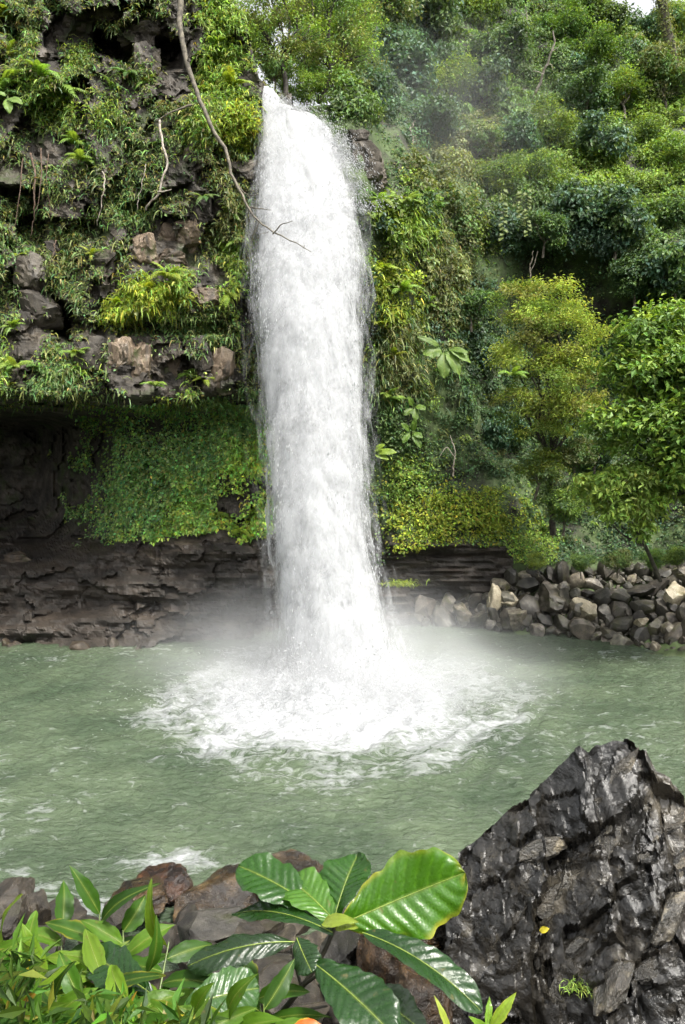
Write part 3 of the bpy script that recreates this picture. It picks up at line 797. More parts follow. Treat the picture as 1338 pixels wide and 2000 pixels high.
# mounds of creeper covered bushes
nm = 3900
x = rng.uniform(640, 1520, nm); y = rng.uniform(-60, 1100, nm)
big = rng.uniform(0.3, 1.0, nm) * np.interp(y, [-60, 400, 700, 1000], [1.25, 1.0, 0.75, 0.42])
ok = (y > R_cut(x)) & ((x > 700) | (y < 245)) & ~((x < 1015) & (y > 1040)) & ~((y > 1085)) & ~((x < 790) & (y > 230) & (y < 390)) & ~((x < 900) & (y > 380) & (rng.random(nm) < 0.5)) & ~((y > 480) & (y < 640) & (x > 960) & (x < 1260))
x, y, big = x[ok], y[ok], big[ok]
Dm = R_D(x, y, False)
Cn = PX(x, y, Dm); Nm = wall_normal(R_D, x, y)
dn, best, ci = patch_density(x, y, R_PATCH, 0.3)
Vs, Fs, Cs, nv = [], [], [], 0
for k in range(len(x)):
    nl = int(150 * big[k] ** 1.6) + 48
    u = nrm(rng.normal(size=(nl, 3)) + 0.9 * Nm[k] + np.array([0, 0, 0.5]))
    rad = big[k] * (0.72 + 0.35 * rng.random((nl, 1)) ** 0.5) * (1 + 0.45 * vnoise(u * 2.2 + k * 7.3, 7))[:, None]
    dr = 1.0 if rng.random() < 0.45 else 0.25
    P = Cn[k] + u * rad * np.array([1, 1, 0.8]) - Nm[k] * 0.2 - np.array([0, 0.12, 1.0]) * (dr * big[k] * rng.random((nl, 1)) ** 1.5)
    base = rc[ci[k]] if (ci[k] >= 0 and rng.random() < 0.4 + best[k]) else G[['mid', 'deep', 'blue', 'lime', 'olive'][rng.integers(5)]]
    C = jitter_col(base * math.exp(rng.normal(0, 0.25)), nl, rng, 0.22, 0.1) * (0.8 + 0.35 * np.clip(u[:, 2:3], -0.3, 1))  # upper leaves paler, lower ones darker: fall of skylight put into their colour
    L = rng.uniform(0.12, 0.24) * np.interp(y[k], [0, 500, 1000], [1.25, 1.0, 0.8])
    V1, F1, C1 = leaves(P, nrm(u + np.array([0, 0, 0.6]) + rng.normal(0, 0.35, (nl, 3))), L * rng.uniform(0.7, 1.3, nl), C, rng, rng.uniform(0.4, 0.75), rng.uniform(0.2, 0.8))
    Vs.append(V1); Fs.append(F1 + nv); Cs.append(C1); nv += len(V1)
o = obj('hillside_foliage', mesh('hillside_foliage', np.concatenate(Vs), np.concatenate(Fs), np.concatenate(Cs), mat=M['leaf']))
tag(o, 'mass of bushes and creepers covering the steep hillside', 'undergrowth', kind='stuff')
# close cover on rock and soil
n = 270000
x = rng.uniform(600, 1500, n); y = rng.uniform(-60, 1105, n)
dn, best, ci = patch_density(x, y, R_PATCH, 0.42)
p0 = PX(x, y, R_table(x, y)); nz = fbm(p0 * 0.7, 4, 107)
lowb = np.interp(x, [690, 770, 800, 830, 900, 985, 1000, 1040, 1090, 1120, 1700], [1110, 1110, 1085, 1068, 1062, 1062, 1098, 1102, 1096, 1090, 1080])
rockb = (np.maximum(np.abs(x - 722) / 26, np.abs(y - 325) / 45) < 1) & (rng.random(n) < 0.85)
keep = (rng.random(n) < np.clip(dn * 0.6 * np.clip(0.7 + 1.9 * nz, 0.05, 2), 0, 1)) & (y > R_cut(x)) & (y < lowb + 8 * nz) & ~rockb & ((x > 690) | (y < 262))
x, y, best, ci = x[keep], y[keep], best[keep], ci[keep]; n = len(x)
P = PX(x, y, R_D(x, y) - rng.random(n) ** 2 * (0.15 + 0.45 * best))
base = np.where((rng.random(n) < best * 1.2)[:, None], rc[ci], np.where(rng.random(n)[:, None] < 0.5, G['mid'], G['deep']))
C = jitter_col(base, n, rng, 0.33, 0.18)
hang = (rng.random(n) < 0.45) & (x < 920) & (y > 370) & (y < 800)
Nn = nrm(np.stack([rng.normal(0, 0.45, n), -0.7 + rng.normal(0, 0.35, n), 0.8 + rng.normal(0, 0.35, n)], -1))
a = ~hang
V1, F1, C1 = leaves(P[a], Nn[a], rng.uniform(0.09, 0.21, a.sum()), C[a], rng, rng.uniform(0.4, 0.75, a.sum()))
o = obj('wall_creeper', mesh('wall_creeper', V1, F1, C1, mat=M['leaf']))
tag(o, 'low yellow green creeper carpeting the rock wall beside the falls', 'creeper', kind='stuff')
h = hang.sum()
dirs = np.stack([rng.normal(0.25, 0.5, h), -0.6 + rng.normal(0, 0.3, h), rng.normal(0.0, 0.5, h)], -1)
V2, F2, C2 = blades(P[hang], dirs, rng.uniform(0.3, 0.8, h), rng.uniform(0.014, 0.04, h), C[hang] * 1.15, rng, 0.9)
o = obj('wall_fern_blades', mesh('wall_fern_blades', V2, F2, C2, mat=M['fern']))
tag(o, 'narrow drooping fern blades on the wall right of the falls', 'fern blades', kind='stuff')

# ------------------------------------------------------------------ trees
def crown_mesh(name, blobs, n, leaf, pal, seed, asp=0.5, droop=0.4, sub=16, spread=0.34):
    r = np.random.default_rng(seed)
    w = np.array([b[3] ** 2 for b in blobs]); w = w / w.sum()
    Vs, Fs, Cs, nv = [], [], [], 0
    for bi, b in enumerate(blobs):
        nb = int(n * w[bi]); c = np.array(b[:3]); R = b[3]
        ns = sub
        su = nrm(r.normal(size=(ns, 3)) + np.array([0, 0, 0.35]))
        sc = c + su * R * (0.72 + 0.3 * r.random((ns, 1))) * np.array([1, 1, 0.8])
        per = max(nb // ns, 1)
        for k in range(ns):
            q = r.normal(size=(per, 3)) * R * spread * np.array([1, 1, 0.55])
            P = sc[k] + q
            nn = nrm(su[k] * 0.6 + np.array([0, 0, 0.9]) + r.normal(0, 0.45, (per, 3)))
            base = pal[r.integers(len(pal))] * math.exp(r.normal(0, 0.16))
            C = jitter_col(base, per, r, 0.2, 0.1)
            V1, F1, C1 = leaves(P, nn, leaf * r.uniform(0.65, 1.3, per), C, r, asp, droop)
            Vs.append(V1); Fs.append(F1 + nv); Cs.append(C1); nv += len(V1)
    return mesh(name, np.concatenate(Vs), np.concatenate(Fs), np.concatenate(Cs), mat=M['leaf'])

def trunk_mesh(name, blobs, r0, seed, mat, base=(0, 0, 0), fork=0.45):
    r = np.random.default_rng(seed)
    base = np.array(base, float)
    cs = np.array([b[:3] for b in blobs]); mid = cs.mean(0)
    top = base + (mid - base) * fork
    parts = [tube(smooth_path([base - np.array([0, 0, 0.1]), base + (top - base) * 0.5 + r.normal(0, 0.04, 3) * np.linalg.norm(top - base), top], 10), np.linspace(r0, r0 * 0.75, 10), 8)]
    for b in blobs:
        e = np.array(b[:3]); m = (top + e) / 2 + r.normal(0, 0.12, 3) * np.linalg.norm(e - top)
        parts.append(tube(smooth_path([top, m, e], 8), np.linspace(r0 * 0.6, r0 * 0.15, 8), 6))
        for _ in range(4):
            f = e + nrm(r.normal(size=3)) * b[3] * 0.85
            s = top + (m - top) * 0.5 + (e - m) * r.random() * 0.8
            parts.append(tube(smooth_path([s, (s + f) / 2 + r.normal(0, 0.05, 3), f], 6), np.linspace(r0 * 0.22, r0 * 0.05, 6), 4))
    V, Fl = join(parts)
    return mesh(name, V, Fl, mat=mat, smooth=True)

def tree(name, base, blobs, n, leaf, pal, seed, label, r0=0.15, bark='bark', group=None, **kw):
    root = empty(name, base, label, 'tree', group)
    b = np.array(base)
    bl = [(q[0] - b[0], q[1] - b[1], q[2] - b[2], q[3]) for q in blobs]
    obj('trunk', trunk_mesh('trunk', bl, r0, seed, M[bark]), root)
    obj('crown', crown_mesh('crown', bl, n, leaf, pal, seed, **kw), root)
    return root
def B(x, y, D, r):
    return (*PX(x, y, D), r * D / FPX)

# the two feathery trees at the brink
tree('brink_tree', PX(556, 196, 37.5), [B(520, 60, 37.5, 42), B(560, 110, 37.5, 36), B(505, 110, 38, 26), B(600, 45, 38, 42), B(545, 5, 37.5, 45), B(490, 20, 38, 38), B(530, -60, 38, 60), B(600, -40, 39, 50)], 11000, 0.15, [G['lime'] * 1.3, G['mid'] * 1.4, G['olive'] * 1.3], 201,
     'slender tree with forked dark trunk and open crown at the waterfall brink', 0.14, sub=12, spread=0.3)
tree('brink_tree', PX(622, 196, 39), [B(630, 120, 39, 40), B(665, 75, 40, 45), B(650, 160, 39, 30), B(700, 110, 40, 46), B(690, 20, 40, 45), B(640, -30, 40, 50), B(720, -40, 41, 60)], 13000, 0.16, [G['lime'] * 1.3, G['mid'] * 1.4, G['olive'] * 1.2], 202,
     'leaning leafy tree right beside the forked tree above the falls', 0.16, sub=14, spread=0.32)
# the yellow green tree in front of the dark recess
tree('feathery_tree', PX(1080, 1040, 37.2), [B(1010, 585, 35.5, 42), B(1080, 590, 35.2, 55), B(1040, 640, 35, 60), B(1110, 660, 35, 62), B(1020, 700, 34.8, 50), B(1130, 730, 35, 52), B(1070, 750, 34.6, 60), B(1100, 815, 35, 55), B(1010, 790, 35.5, 45), B(1150, 800, 35.5, 45), B(1060, 850, 35.5, 45)], 30000, 0.17,
     [np.array((0.36, 0.43, 0.1)), np.array((0.29, 0.38, 0.08)), np.array((0.19, 0.29, 0.065)), np.array((0.25, 0.27, 0.09))], 203, 'feathery yellow green tree standing before the dark recess in the hillside', 0.16, asp=0.3, droop=0.2, sub=14, spread=0.24)
# the broad tree leaning in from the right
tree('broadleaf_tree', PX(1400, 1200, 30.5), [B(1260, 660, 29, 60), B(1330, 650, 29, 70), B(1230, 730, 28.6, 55), B(1310, 740, 28.2, 75), B(1400, 720, 28.5, 90), B(1210, 830, 28.4, 55), B(1290, 840, 28, 70), B(1380, 860, 28, 90), B(1470, 800, 29, 100), B(1330, 920, 28.4, 55), B(1420, 960, 28.6, 70)], 22000, 0.27,
     [np.array((0.17, 0.28, 0.05)), np.array((0.25, 0.36, 0.07)), np.array((0.11, 0.2, 0.04))], 204, 'broad leafy tree with bright green leaves leaning in over the stone bank', 0.22, asp=0.5, droop=0.3, sub=22, spread=0.28)
tree('small_tree', PX(1290, 1130, 31.5), [B(1180, 950, 28.8, 42), B(1235, 945, 28.6, 45), B(1270, 975, 28.8, 36), B(1225, 1000, 28.4, 34), B(1160, 975, 29, 26), B(1250, 1035, 28.8, 22)], 5200, 0.26,
     [np.array((0.2, 0.31, 0.06)), np.array((0.26, 0.36, 0.08))], 205, 'small light green sapling spreading low over the stone bank', 0.09, asp=0.45, droop=0.5, sub=16, spread=0.28)

# trees standing back from the brink, seen between and behind the two
BT = [(498, 70, 46, 50, 'tree behind the forked brink tree at its left side'), (540, 140, 36, 48, 'low tree behind the trunk of the forked brink tree'), (600, 110, 46, 50, 'tree filling the gap between the two brink trees'), (585, 30, 46, 52, 'tree crown between the brink trees at the top edge'),
      (648, 165, 40, 47, 'bush like tree at the foot of the leaning brink tree'), (690, 70, 56, 49, 'tree behind the leaning brink tree'), (705, 165, 46, 44, 'bush like tree above the rock outcrop by the falls'), (735, 105, 52, 47, 'rounded tree joining the leaning brink tree to the hillside'), (640, 60, 48, 53, 'tree crown high behind the leaning brink tree'), (1045, 915, 46, 36.2, 'dark green bush like tree at the foot of the feathery tree'), (1100, 985, 46, 36.4, 'olive bush like tree behind the bright creeper carpet'), (1120, 890, 40, 36.6, 'green bush like tree right of the feathery tree trunk'), (600, 180, 34, 39, 'low bush like tree in the sky gap above the falls'), (556, 178, 18, 40, 'tiny bush like tree at the foot of the forked brink tree'), (1052, 1100, 20, 36.2, 'low shrub overhanging the stones below the feathery tree'), (1135, 1102, 22, 35.6, 'low shrub over the stones above the ochre boulder'), (1205, 1098, 24, 35, 'low shrub over the stones under the sapling'), (1275, 1096, 22, 34, 'low shrub over the stones right of the sapling trunk'), (1325, 1085, 26, 33, 'low shrub over the stones at the right edge'), (470, 130, 30, 40, 'small tree rising behind the cliff edge left of the falls')]

# hillside trees: seven kinds of crown, copied
protos = []
pals = [[G['mid'], G['lime']], [G['deep'], G['mid']], [G['blue'], G['deep']], [G['lime'], G['yellow'] * 0.8, G['mid']], [G['mid'], G['olive']], [G['blue'], G['mid']], [G['lime'], G['mid']]]
for k in range(7):
    r = np.random.default_rng(300 + k)
    bl = [(0, 0, 1.25, 0.75)] + [(*(nrm(r.normal(size=3)) * np.array([0.75, 0.75, 0.4]) + np.array([0, 0, 1.2 + 0.1 * q])), r.uniform(0.35, 0.6)) for q in range(6)]
    protos.append((crown_mesh('crown', bl, 5200, 0.12 + 0.02 * (k % 3), pals[k], 310 + k, 0.45 + 0.1 * (k % 3), 0.3 + 0.15 * (k % 3), 18, 0.3), trunk_mesh('trunk', bl, 0.07, 320 + k, M['midbark'])))
HT = [  # photo x, y, radius px, kind, tint, label
    (790, 130, 68, 2, 0.95, 'blue green creeper draped tree just right of the brink trees'),
    (760, 30, 60, 4, 1.0, 'pale olive tree at the top of the picture above the brink trees'),
    (850, 60, 62, 5, 0.9, 'hazy green tree near the top, upper right of the falls'),
    (930, 30, 58, 0, 1.0, 'round leafy tree on the skyline left of the bare pale trunk'),
    (985, 110, 52, 1, 1.0, 'dark green tree immediately left of the bare pale trunk'),
    (1105, 60, 48, 6, 1.0, 'bright tree on the skyline right of the bare pale trunk'),
    (1165, 40, 50, 1, 0.9, 'dark rounded tree on the skyline just left of the sky gap'),
    (1175, 110, 46, 0, 1.1, 'light green tree below the sky gap on the ridge'),
    (1275, 60, 36, 2, 1.0, 'small dark tree in the sky gap beside the vine covered trunk'),
    (1325, 45, 44, 3, 1.0, 'yellowish tree at the top right corner on the ridge'),
    (870, 170, 60, 0, 0.95, 'domed green tree below the hazy tree, upper right of falls'),
    (940, 190, 50, 5, 0.9, 'blue green tree midway up the hill below the dark tree'),
    (830, 250, 56, 2, 0.95, 'dull green bush like tree above the rock outcrop by the falls'),
    (1140, 190, 52, 1, 0.95, 'deep green tree on the open slope below the ridge'),
    (1220, 170, 46, 3, 0.9, 'yellow green tree on the upper right slope'),
    (1300, 160, 50, 4, 1.0, 'olive creeper hung tree high on the right edge'),
    (1075, 250, 50, 6, 0.95, 'bright rounded tree below the foot of the bare pale trunk'),
    (1010, 290, 48, 2, 1.0, 'dark leaved tree left of the slope of bright creepers'),
    (930, 280, 46, 4, 0.9, 'brownish olive tree above the hanging creeper strands'),
    (1170, 290, 50, 5, 1.0, 'blue green mound shaped tree in the middle of the right slope'),
    (1265, 270, 48, 0, 1.0, 'green rounded tree at the right of the middle slope'),
    (1325, 300, 50, 3, 0.95, 'yellow green tree at the right edge of the middle slope'),
    (960, 360, 52, 0, 1.05, 'pale green tree from which creeper strands hang'),
    (1050, 350, 50, 6, 1.0, 'bright tree above the dark recess beside the creeper strands'),
    (1120, 410, 62, 2, 1.05, 'large blue green tree overhanging the dark recess'),
    (1200, 430, 58, 5, 1.0, 'blue green tree overhanging the right end of the dark recess'),
    (1060, 450, 40, 1, 1.0, 'low dark tree at the lip of the dark recess'),
    (1285, 420, 54, 1, 1.0, 'deep green tree on the right edge level with the recess'),
    (1325, 540, 60, 5, 0.95, 'blue green tree at the right edge just above the broad leafy tree'),
    (1240, 540, 46, 1, 0.8, 'shaded dark tree right of the recess above the broad leafy tree'),  # lower tint puts its shade into the crown colour
    (920, 590, 44, 1, 1.1, 'glossy green bush like tree left of the feathery yellow tree'),
    (940, 690, 40, 2, 1.0, 'dark bush like tree between round leaved plant and feathery tree'),
    (975, 850, 40, 2, 1.0, 'blue green bush like tree left of the feathery tree trunk'),
    (1160, 880, 44, 1, 0.8, 'shaded dark bush like tree under the feathery tree'),  # shade under the feathery tree painted in by the low tint
    (1120, 980, 40, 1, 0.7, 'dark shaded bush like tree above the stones of the bank'),  # darkened crown colour stands in for shade here too
]
r = np.random.default_rng(44)
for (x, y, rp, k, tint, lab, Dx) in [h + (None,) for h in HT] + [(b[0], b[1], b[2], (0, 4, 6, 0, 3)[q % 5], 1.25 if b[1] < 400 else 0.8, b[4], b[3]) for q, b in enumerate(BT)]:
    D = Dx or float(R_D(np.array([float(x)]), np.array([float(y)]), False)[0])
    s = rp * D / FPX * 0.98
    c = PX(x, y, D - 0.55 * s)
    root = empty('hillside_tree', c - np.array([0, 0, 1.25 * s]), lab, 'tree', 'trees on the hillside')
    root.rotation_euler = (0, 0, r.uniform(0, 6.28)); root.scale = (s, s, s * r.uniform(0.9, 1.15))
    cr = obj('crown', protos[k][0], root); cr.color = (tint * r.uniform(0.9, 1.1), tint, tint * r.uniform(0.85, 1.15), 1)
    obj('trunk', protos[k][1], root)

# ------------------------------------------------------------------ rocks
def rock_mesh(name, seed, sub, mat, cuts=12, depth=(0.45, 0.85), rough=0.06, squash=(1, 1, 1), detail=0.0, sharp=35, boxy=0.0):
    r = np.random.default_rng(seed)
    bm = bmesh.new()
    bmesh.ops.create_icosphere(bm, subdivisions=sub, radius=1.0)
    v = np.array([q.co[:] for q in bm.verts]); f = np.array([[q.index for q in p.verts] for p in bm.faces])
    bm.free()
    v = nrm(v)
    if boxy: v = v / np.abs(v).max(1, keepdims=True) ** boxy * 0.85
    for _ in range(cuts):
        nn = nrm(r.normal(size=3)); d = r.uniform(*depth)
        e = v @ nn - d
        v = v - np.clip(e, 0, None)[:, None] * nn * 0.97
    v = v * (1 + rough * fbm(v * 2.2 + seed, 3, seed))[:, None]
    if detail:
        w = np.stack([fbm(v * 1.5 + seed, 3, seed + 5 + k) for k in range(3)], -1)
        f1, f2, rid, off = worley(v * np.array([3.2, 3.2, 4.2]) + w * 0.8 + seed, seed)
        v = v + nrm(v) * (detail * ((rid[:, 0] - 0.5) + 0.6 * off[:, 2] * (rid[:, 1] - 0.3)) + 0.35 * detail * fbm(v * 9 + seed, 3, seed + 9))[:, None]
    v = v * np.array(squash)
    me = mesh(name, v, f, mat=mat, smooth=True)
    me.set_sharp_from_angle(angle=math.radians(sharp))
    return me

def rock(name, x, y, D, wpx, hpx, seed, mat, label, cat='rock', dep=1.0, rot=0.0, roll=0.0, tint=1.0, sub=5, detail=0.09, cuts=12, group=None):
    me = rock_mesh(name, seed, sub, M[mat], cuts, detail=detail)
    o = obj(name, me, loc=PX(x, y, D))
    k = D / FPX
    o.scale = (wpx * k * 0.62, wpx * k * 0.55 * dep, hpx * k * 0.62)
    o.rotation_euler = (0, roll, rot)
    t = tint if isinstance(tint, tuple) else (tint,) * 3
    if name == 'shore_rock': t = tuple(0.55 * q for q in t)
    o.color = (*t, 1)
    return tag(o, label, cat, group)

# stones of the right bank
rng = np.random.default_rng(21)
rocks = [rock_mesh('stone', 400 + k, 2, M['scree'], 10, (0.4, 0.85), squash=(1, rng.uniform(0.7, 1), rng.uniform(0.55, 0.95)), sharp=28) for k in range(10)]
cand = []
for _ in range(14000):
    x = rng.uniform(812, 1420); y = rng.uniform(1098, 1290)
    top = np.interp(x, [812, 860, 930, 985, 1000, 1060, 1120, 1250, 1420], [1192, 1170, 1164, 1154, 1118, 1116, 1112, 1108, 1104])
    bot = np.interp(x, [812, 1000, 1100, 1200, 1338, 1420], [1222, 1226, 1238, 1256, 1278, 1290])
    if not (top < y < bot): continue
    s = rng.gamma(1.1, 4.6) + 3.2
    if y > bot - 14: s *= 0.75
    cand.append((x, y, min(s, 26)))
cand.sort(key=lambda q: -q[2])
acc = []
for (x, y, s) in cand:
    if all((x - a) ** 2 + ((y - b) * 1.1) ** 2 > (0.6 * (s + t)) ** 2 for a, b, t in acc):
        acc.append((x, y, s))
    if len(acc) >= 290: break
for (x, y, s) in acc:
    Dt = float(R_table(np.array([x]), np.array([y]))[0])
    o = obj('stone', rocks[rng.integers(10)], hill, loc=PX(x, y, Dt - 0.25))
    k = s * Dt / FPX * 1.15
    o.scale = (k * rng.uniform(0.8, 1.35), k, k * rng.uniform(0.75, 1.15)); o.rotation_euler = tuple(rng.uniform(0, 6.28, 3))
    g = rng.choice([0.4, 0.65, 1.0, 1.7], p=[0.38, 0.36, 0.18, 0.08]) * rng.uniform(0.85, 1.15)
    o.color = (g * rng.uniform(0.97, 1.08), g, g * rng.uniform(0.88, 1.02), 1)
for k in range(16):
    x = rng.uniform(-60, 500); s = rng.uniform(6, 20)
    Dt = float(L_table(np.array([x]), np.array([1258.0]))[0]) - rng.uniform(0.0, 0.8)
    o = obj('stone', rocks[rng.integers(10)], cliff, loc=(*PX(x, 1258, Dt)[:2], rng.uniform(-0.1, 0.12)))
    q = s * Dt / FPX; o.scale = (q * 1.4, q, q * 0.8); o.rotation_euler = tuple(rng.uniform(0, 6.28, 3)); o.color = (0.6, 0.5, 0.42, 1)
BOULD = [
    (962, 1178, 34, 62, 'palestone', 0.95, 'cream standing boulder beside the dark banded ledge'),
    (996, 1176, 44, 30, 'palestone', 0.8, 'cream topped boulder just right of the cream standing boulder'),
    (1140, 1197, 56, 54, 'palestone', 0.55, 'ochre rounded boulder in the middle of the stone bank'),
    (1316, 1170, 44, 62, 'palestone', 1.0, 'pale upright block among dark stones near the right edge'),
    (1008, 1205, 42, 44, 'scree', 1.5, 'grey angular boulder at the waterline below the cream topped boulder'),
    (1252, 1215, 36, 22, 'palestone', 0.8, 'flat pale stone right of the ochre boulder'),
    (980, 1140, 42, 24, 'scree', 1.1, 'mossy square stone at the end of the dark banded ledge'),
    (1310, 1232, 34, 30, 'scree', 1.7, 'reddish brown stone below the pale upright block'),
    (905, 1200, 50, 40, 'scree', 1.25, 'greenish grey boulder under the small hollow in the ledge'),
    (1075, 1170, 80, 50, 'scree', 0.6, 'broad dark boulder left of the ochre rounded boulder'),
    (1335, 1120, 50, 40, 'scree', 1.2, 'mossy grey boulder under the leafy tree at the right edge'),
]
for k, (x, y, w, h, mt, g, lab) in enumerate(BOULD):
    Dt = float(R_table(np.array([float(x)]), np.array([float(y)]))[0])
    rock('boulder', x, y, Dt - 0.5, w, h, 450 + k, mt, lab, 'boulder', 0.9, tint=(g * 1.04, g, g * 0.92), sub=4, rot=k * 0.9)

# exposed slabs on the left cliff, pieces of the cliff itself
SLABS = [(288, 492, 40, 62, 'slab', 0.9), (345, 470, 60, 56, 'slab', 0.75), (330, 505, 50, 34, 'slab', 0.55), (365, 452, 34, 50, 'slab', 0.8), (240, 705, 34, 80, 'slab', 0.75), (272, 712, 36, 76, 'slab', 0.8), (325, 718, 50, 84, 'slab', 0.5), (430, 725, 46, 84, 'slab', 0.62), (62, 530, 44, 66, 'greyslab', 0.9),
         (75, 608, 66, 74, 'greyslab', 0.65), (272, 70, 60, 30, 'greyslab', 1.2), (200, 36, 60, 40, 'greyslab', 1.3), (150, 50, 40, 30, 'greyslab', 1.1), (482, 335, 50, 36, 'greyslab', 1.2), (322, 382, 22, 16, 'greyslab', 1.1), (400, 585, 40, 40, 'slab', 0.6), (110, 500, 34, 50, 'greyslab', 0.55), (30, 590, 40, 60, 'greyslab', 0.55),
         (180, 690, 50, 60, 'greyslab', 0.6), (130, 700, 40, 50, 'greyslab', 0.5), (395, 690, 30, 60, 'greyslab', 0.5), (290, 640, 70, 40, 'greyslab', 0.4), (40, 1095, 40, 30, 'slab', 0.4), (480, 640, 30, 60, 'greyslab', 0.5), (385, 300, 40, 40, 'slab', 0.5), (290, 120, 40, 60, 'greyslab', 0.9)]
for k, (x, y, w, h, mt, g) in enumerate(SLABS):
    g *= 0.62 if mt == 'greyslab' else 0.8
    D = float(L_D(np.array([float(x)]), np.array([float(y)]), False)[0]); kk = D / FPX
    me = rock_mesh('rock_slab', 500 + k, 4, M[mt], 9, (0.55, 0.95), detail=0.16, boxy=0.8, sharp=25)
    o = obj('rock_slab', me, cliff, loc=PX(x, y, D + 0.22))
    o.scale = (w * kk * 0.78, 0.6, h * kk * 0.64); o.rotation_euler = (0.1, ((k * 37) % 10 - 5) * 0.04, ((k * 53) % 10 - 5) * 0.06)
    o.color = (g * 1.02, g, g * 0.97, 1)
for k, (x, y, w, h, g) in enumerate([(718, 318, 56, 70, 0.6), (735, 356, 46, 40, 0.8), (698, 280, 40, 40, 0.45), (790, 480, 22, 30, 1.2), (812, 505, 20, 44, 1.1), (860, 545, 24, 40, 0.9)]):
    D = float(R_D(np.array([float(x)]), np.array([float(y)]), False)[0]); kk = D / FPX
    me = rock_mesh('rock_slab', 540 + k, 4, M['greyslab'], 9, (0.55, 0.95), detail=0.16, boxy=0.8, sharp=25)
    o = obj('rock_slab', me, hill, loc=PX(x, y, D + 0.3)); o.scale = (w * kk * 0.66, 0.7, h * kk * 0.64); o.rotation_euler = (0.1, 0.1 * (k % 3 - 1), 0.2 * (k % 2))
    o.color = (g, g * 0.97, g * 0.9, 1)

# brown rocks at the near shore
rock('shore_rock', 325, 1722, 14.2, 95, 62, 601, 'brownrock', 'reddish brown rock awash in the shallows', rot=0.4, tint=(1.0, 0.62, 0.5), dep=1.2)
rock('shore_rock', 440, 1768, 13.4, 165, 105, 602, 'brownrock', 'dark brown wet boulder with smooth shining top at the near shore', rot=0.2, tint=(1.1, 1.0, 0.8), detail=0.03, cuts=9)
rock('shore_rock', 560, 1722, 14.0, 170, 72, 603, 'brownrock', 'long brown slab rock behind the large leaved plant', rot=-0.3, roll=0.15, tint=(1.1, 1.0, 0.9), dep=1.2)
rock('shore_rock', 405, 1815, 11.8, 130, 70, 604, 'scree', 'rounded speckled grey rock in front of the dark brown boulder', rot=0.5, tint=0.9, cuts=7, detail=0.03)
rock('shore_rock', 20, 1775, 12.8, 120, 80, 605, 'scree', 'weathered grey brown rock at the left edge of the shore', rot=0.8, tint=(0.75, 0.65, 0.55))
rock('shore_rock', 75, 1800, 12.0, 60, 110, 606, 'scree', 'narrow upright brown rock beside the left edge rock', rot=0.3, tint=(0.8, 0.68, 0.52))
rock('shore_rock', 275, 1755, 13.4, 140, 50, 607, 'brownrock', 'low flat rock half under water left of the dark brown boulder', rot=0.1, tint=(0.9, 0.8, 0.65), dep=1.3)
rock('shore_rock', 790, 1850, 8.6, 150, 200, 608, 'brownrock', 'tawny brown rock leaning against the black boulder', rot=0.6, roll=0.3, tint=(1.4, 1.15, 0.9), detail=0.08)
rock('shore_rock', 850, 1960, 7.6, 150, 130, 609, 'brownrock', 'tawny rock at the foot of the black boulder', rot=1.6, roll=-0.2, tint=(1.0, 0.85, 0.7), detail=0.08)
rock('shore_rock', 690, 1870, 9.6, 170, 100, 610, 'scree', 'dark stone in the gap below the large leaves', rot=1.1, tint=0.5)
SH = [(520, 1815, 11.6, 70, 34, 1.0), (585, 1800, 12.0, 60, 30, 1.3), (640, 1790, 12.2, 70, 40, 1.2), (550, 1842, 11.0, 60, 30, 1.2), (480, 1835, 11.2, 60, 30, 0.7), (620, 1845, 10.6, 50, 40, 1.5), (660, 1830, 10.6, 60, 40, 1.0), (720, 1840, 10.4, 60, 46, 1.3), (360, 1790, 12.4, 40, 24, 0.7), (235, 1790, 12.2, 60, 30, 0.7), (130, 1790, 12.3, 80, 34, 0.6),
      (180, 1835, 11.2, 80, 44, 0.7), (60, 1850, 10.6, 90, 50, 0.6), (300, 1840, 11.2, 70, 40, 0.8), (560, 1960, 8.4, 110, 80, 0.8), (620, 1940, 8.8, 60, 50, 1.2), (540, 1900, 9.6, 80, 50, 0.8), (600, 1985, 8.0, 70, 40, 1.0), (470, 1890, 10, 90, 60, 0.5), (400, 1900, 9.8, 90, 60, 0.5), (740, 1900, 9.2, 90, 70, 0.6), (700, 1990, 8.0, 100, 60, 0.6),
      (780, 1760, 12.4, 90, 40, 0.9), (840, 1740, 12.6, 80, 36, 0.8)]
srk = [rock_mesh('shore_stone', 620 + k, 4, M['scree'], 11, detail=0.06) for k in range(6)]
for k, (x, y, D, w, h, g) in enumerate(SH):
    o = obj('shore_stone', srk[k % 6], bank, loc=PX(x, y, D)); kk = D / FPX
    o.scale = (w * kk * 0.7, w * kk * 0.65, h * kk * 0.75); o.rotation_euler = (0.2 * (k % 3), 0.1 * (k % 5), k * 1.3)
    g *= 0.38; o.color = (g * 1.12, g * 0.97, g * 0.76, 1)

# ------------------------------------------------------------------ the black boulder at the right
ridge_px = np.array([(560, 1990), (660, 1900), (760, 1800), (880, 1692), (905, 1672), (945, 1640), (985, 1600), (1010, 1572), (1050, 1540), (1085, 1505), (1115, 1478), (1132, 1466), (1150, 1478), (1165, 1464), (1200, 1448), (1235, 1456), (1262, 1478), (1282, 1520), (1305, 1528), (1338, 1562), (1420, 1600), (1600, 1680)], float)
Dr = np.interp(ridge_px[:, 0], [560, 880, 1200, 1600], [8.9, 8.5, 8.1, 7.4])
RP = PX(ridge_px[:, 0], ridge_px[:, 1], Dr)
xs = np.linspace(RP[0, 0], RP[-1, 0], 340)
ts = np.concatenate([np.linspace(-1, 0, 50, endpoint=False), np.linspace(0, 1, 210)])           # -1: behind the ridge, 1: foot of the near side
zr = np.interp(xs, RP[:, 0], RP[:, 2]); yr = np.interp(xs, RP[:, 0], RP[:, 1])
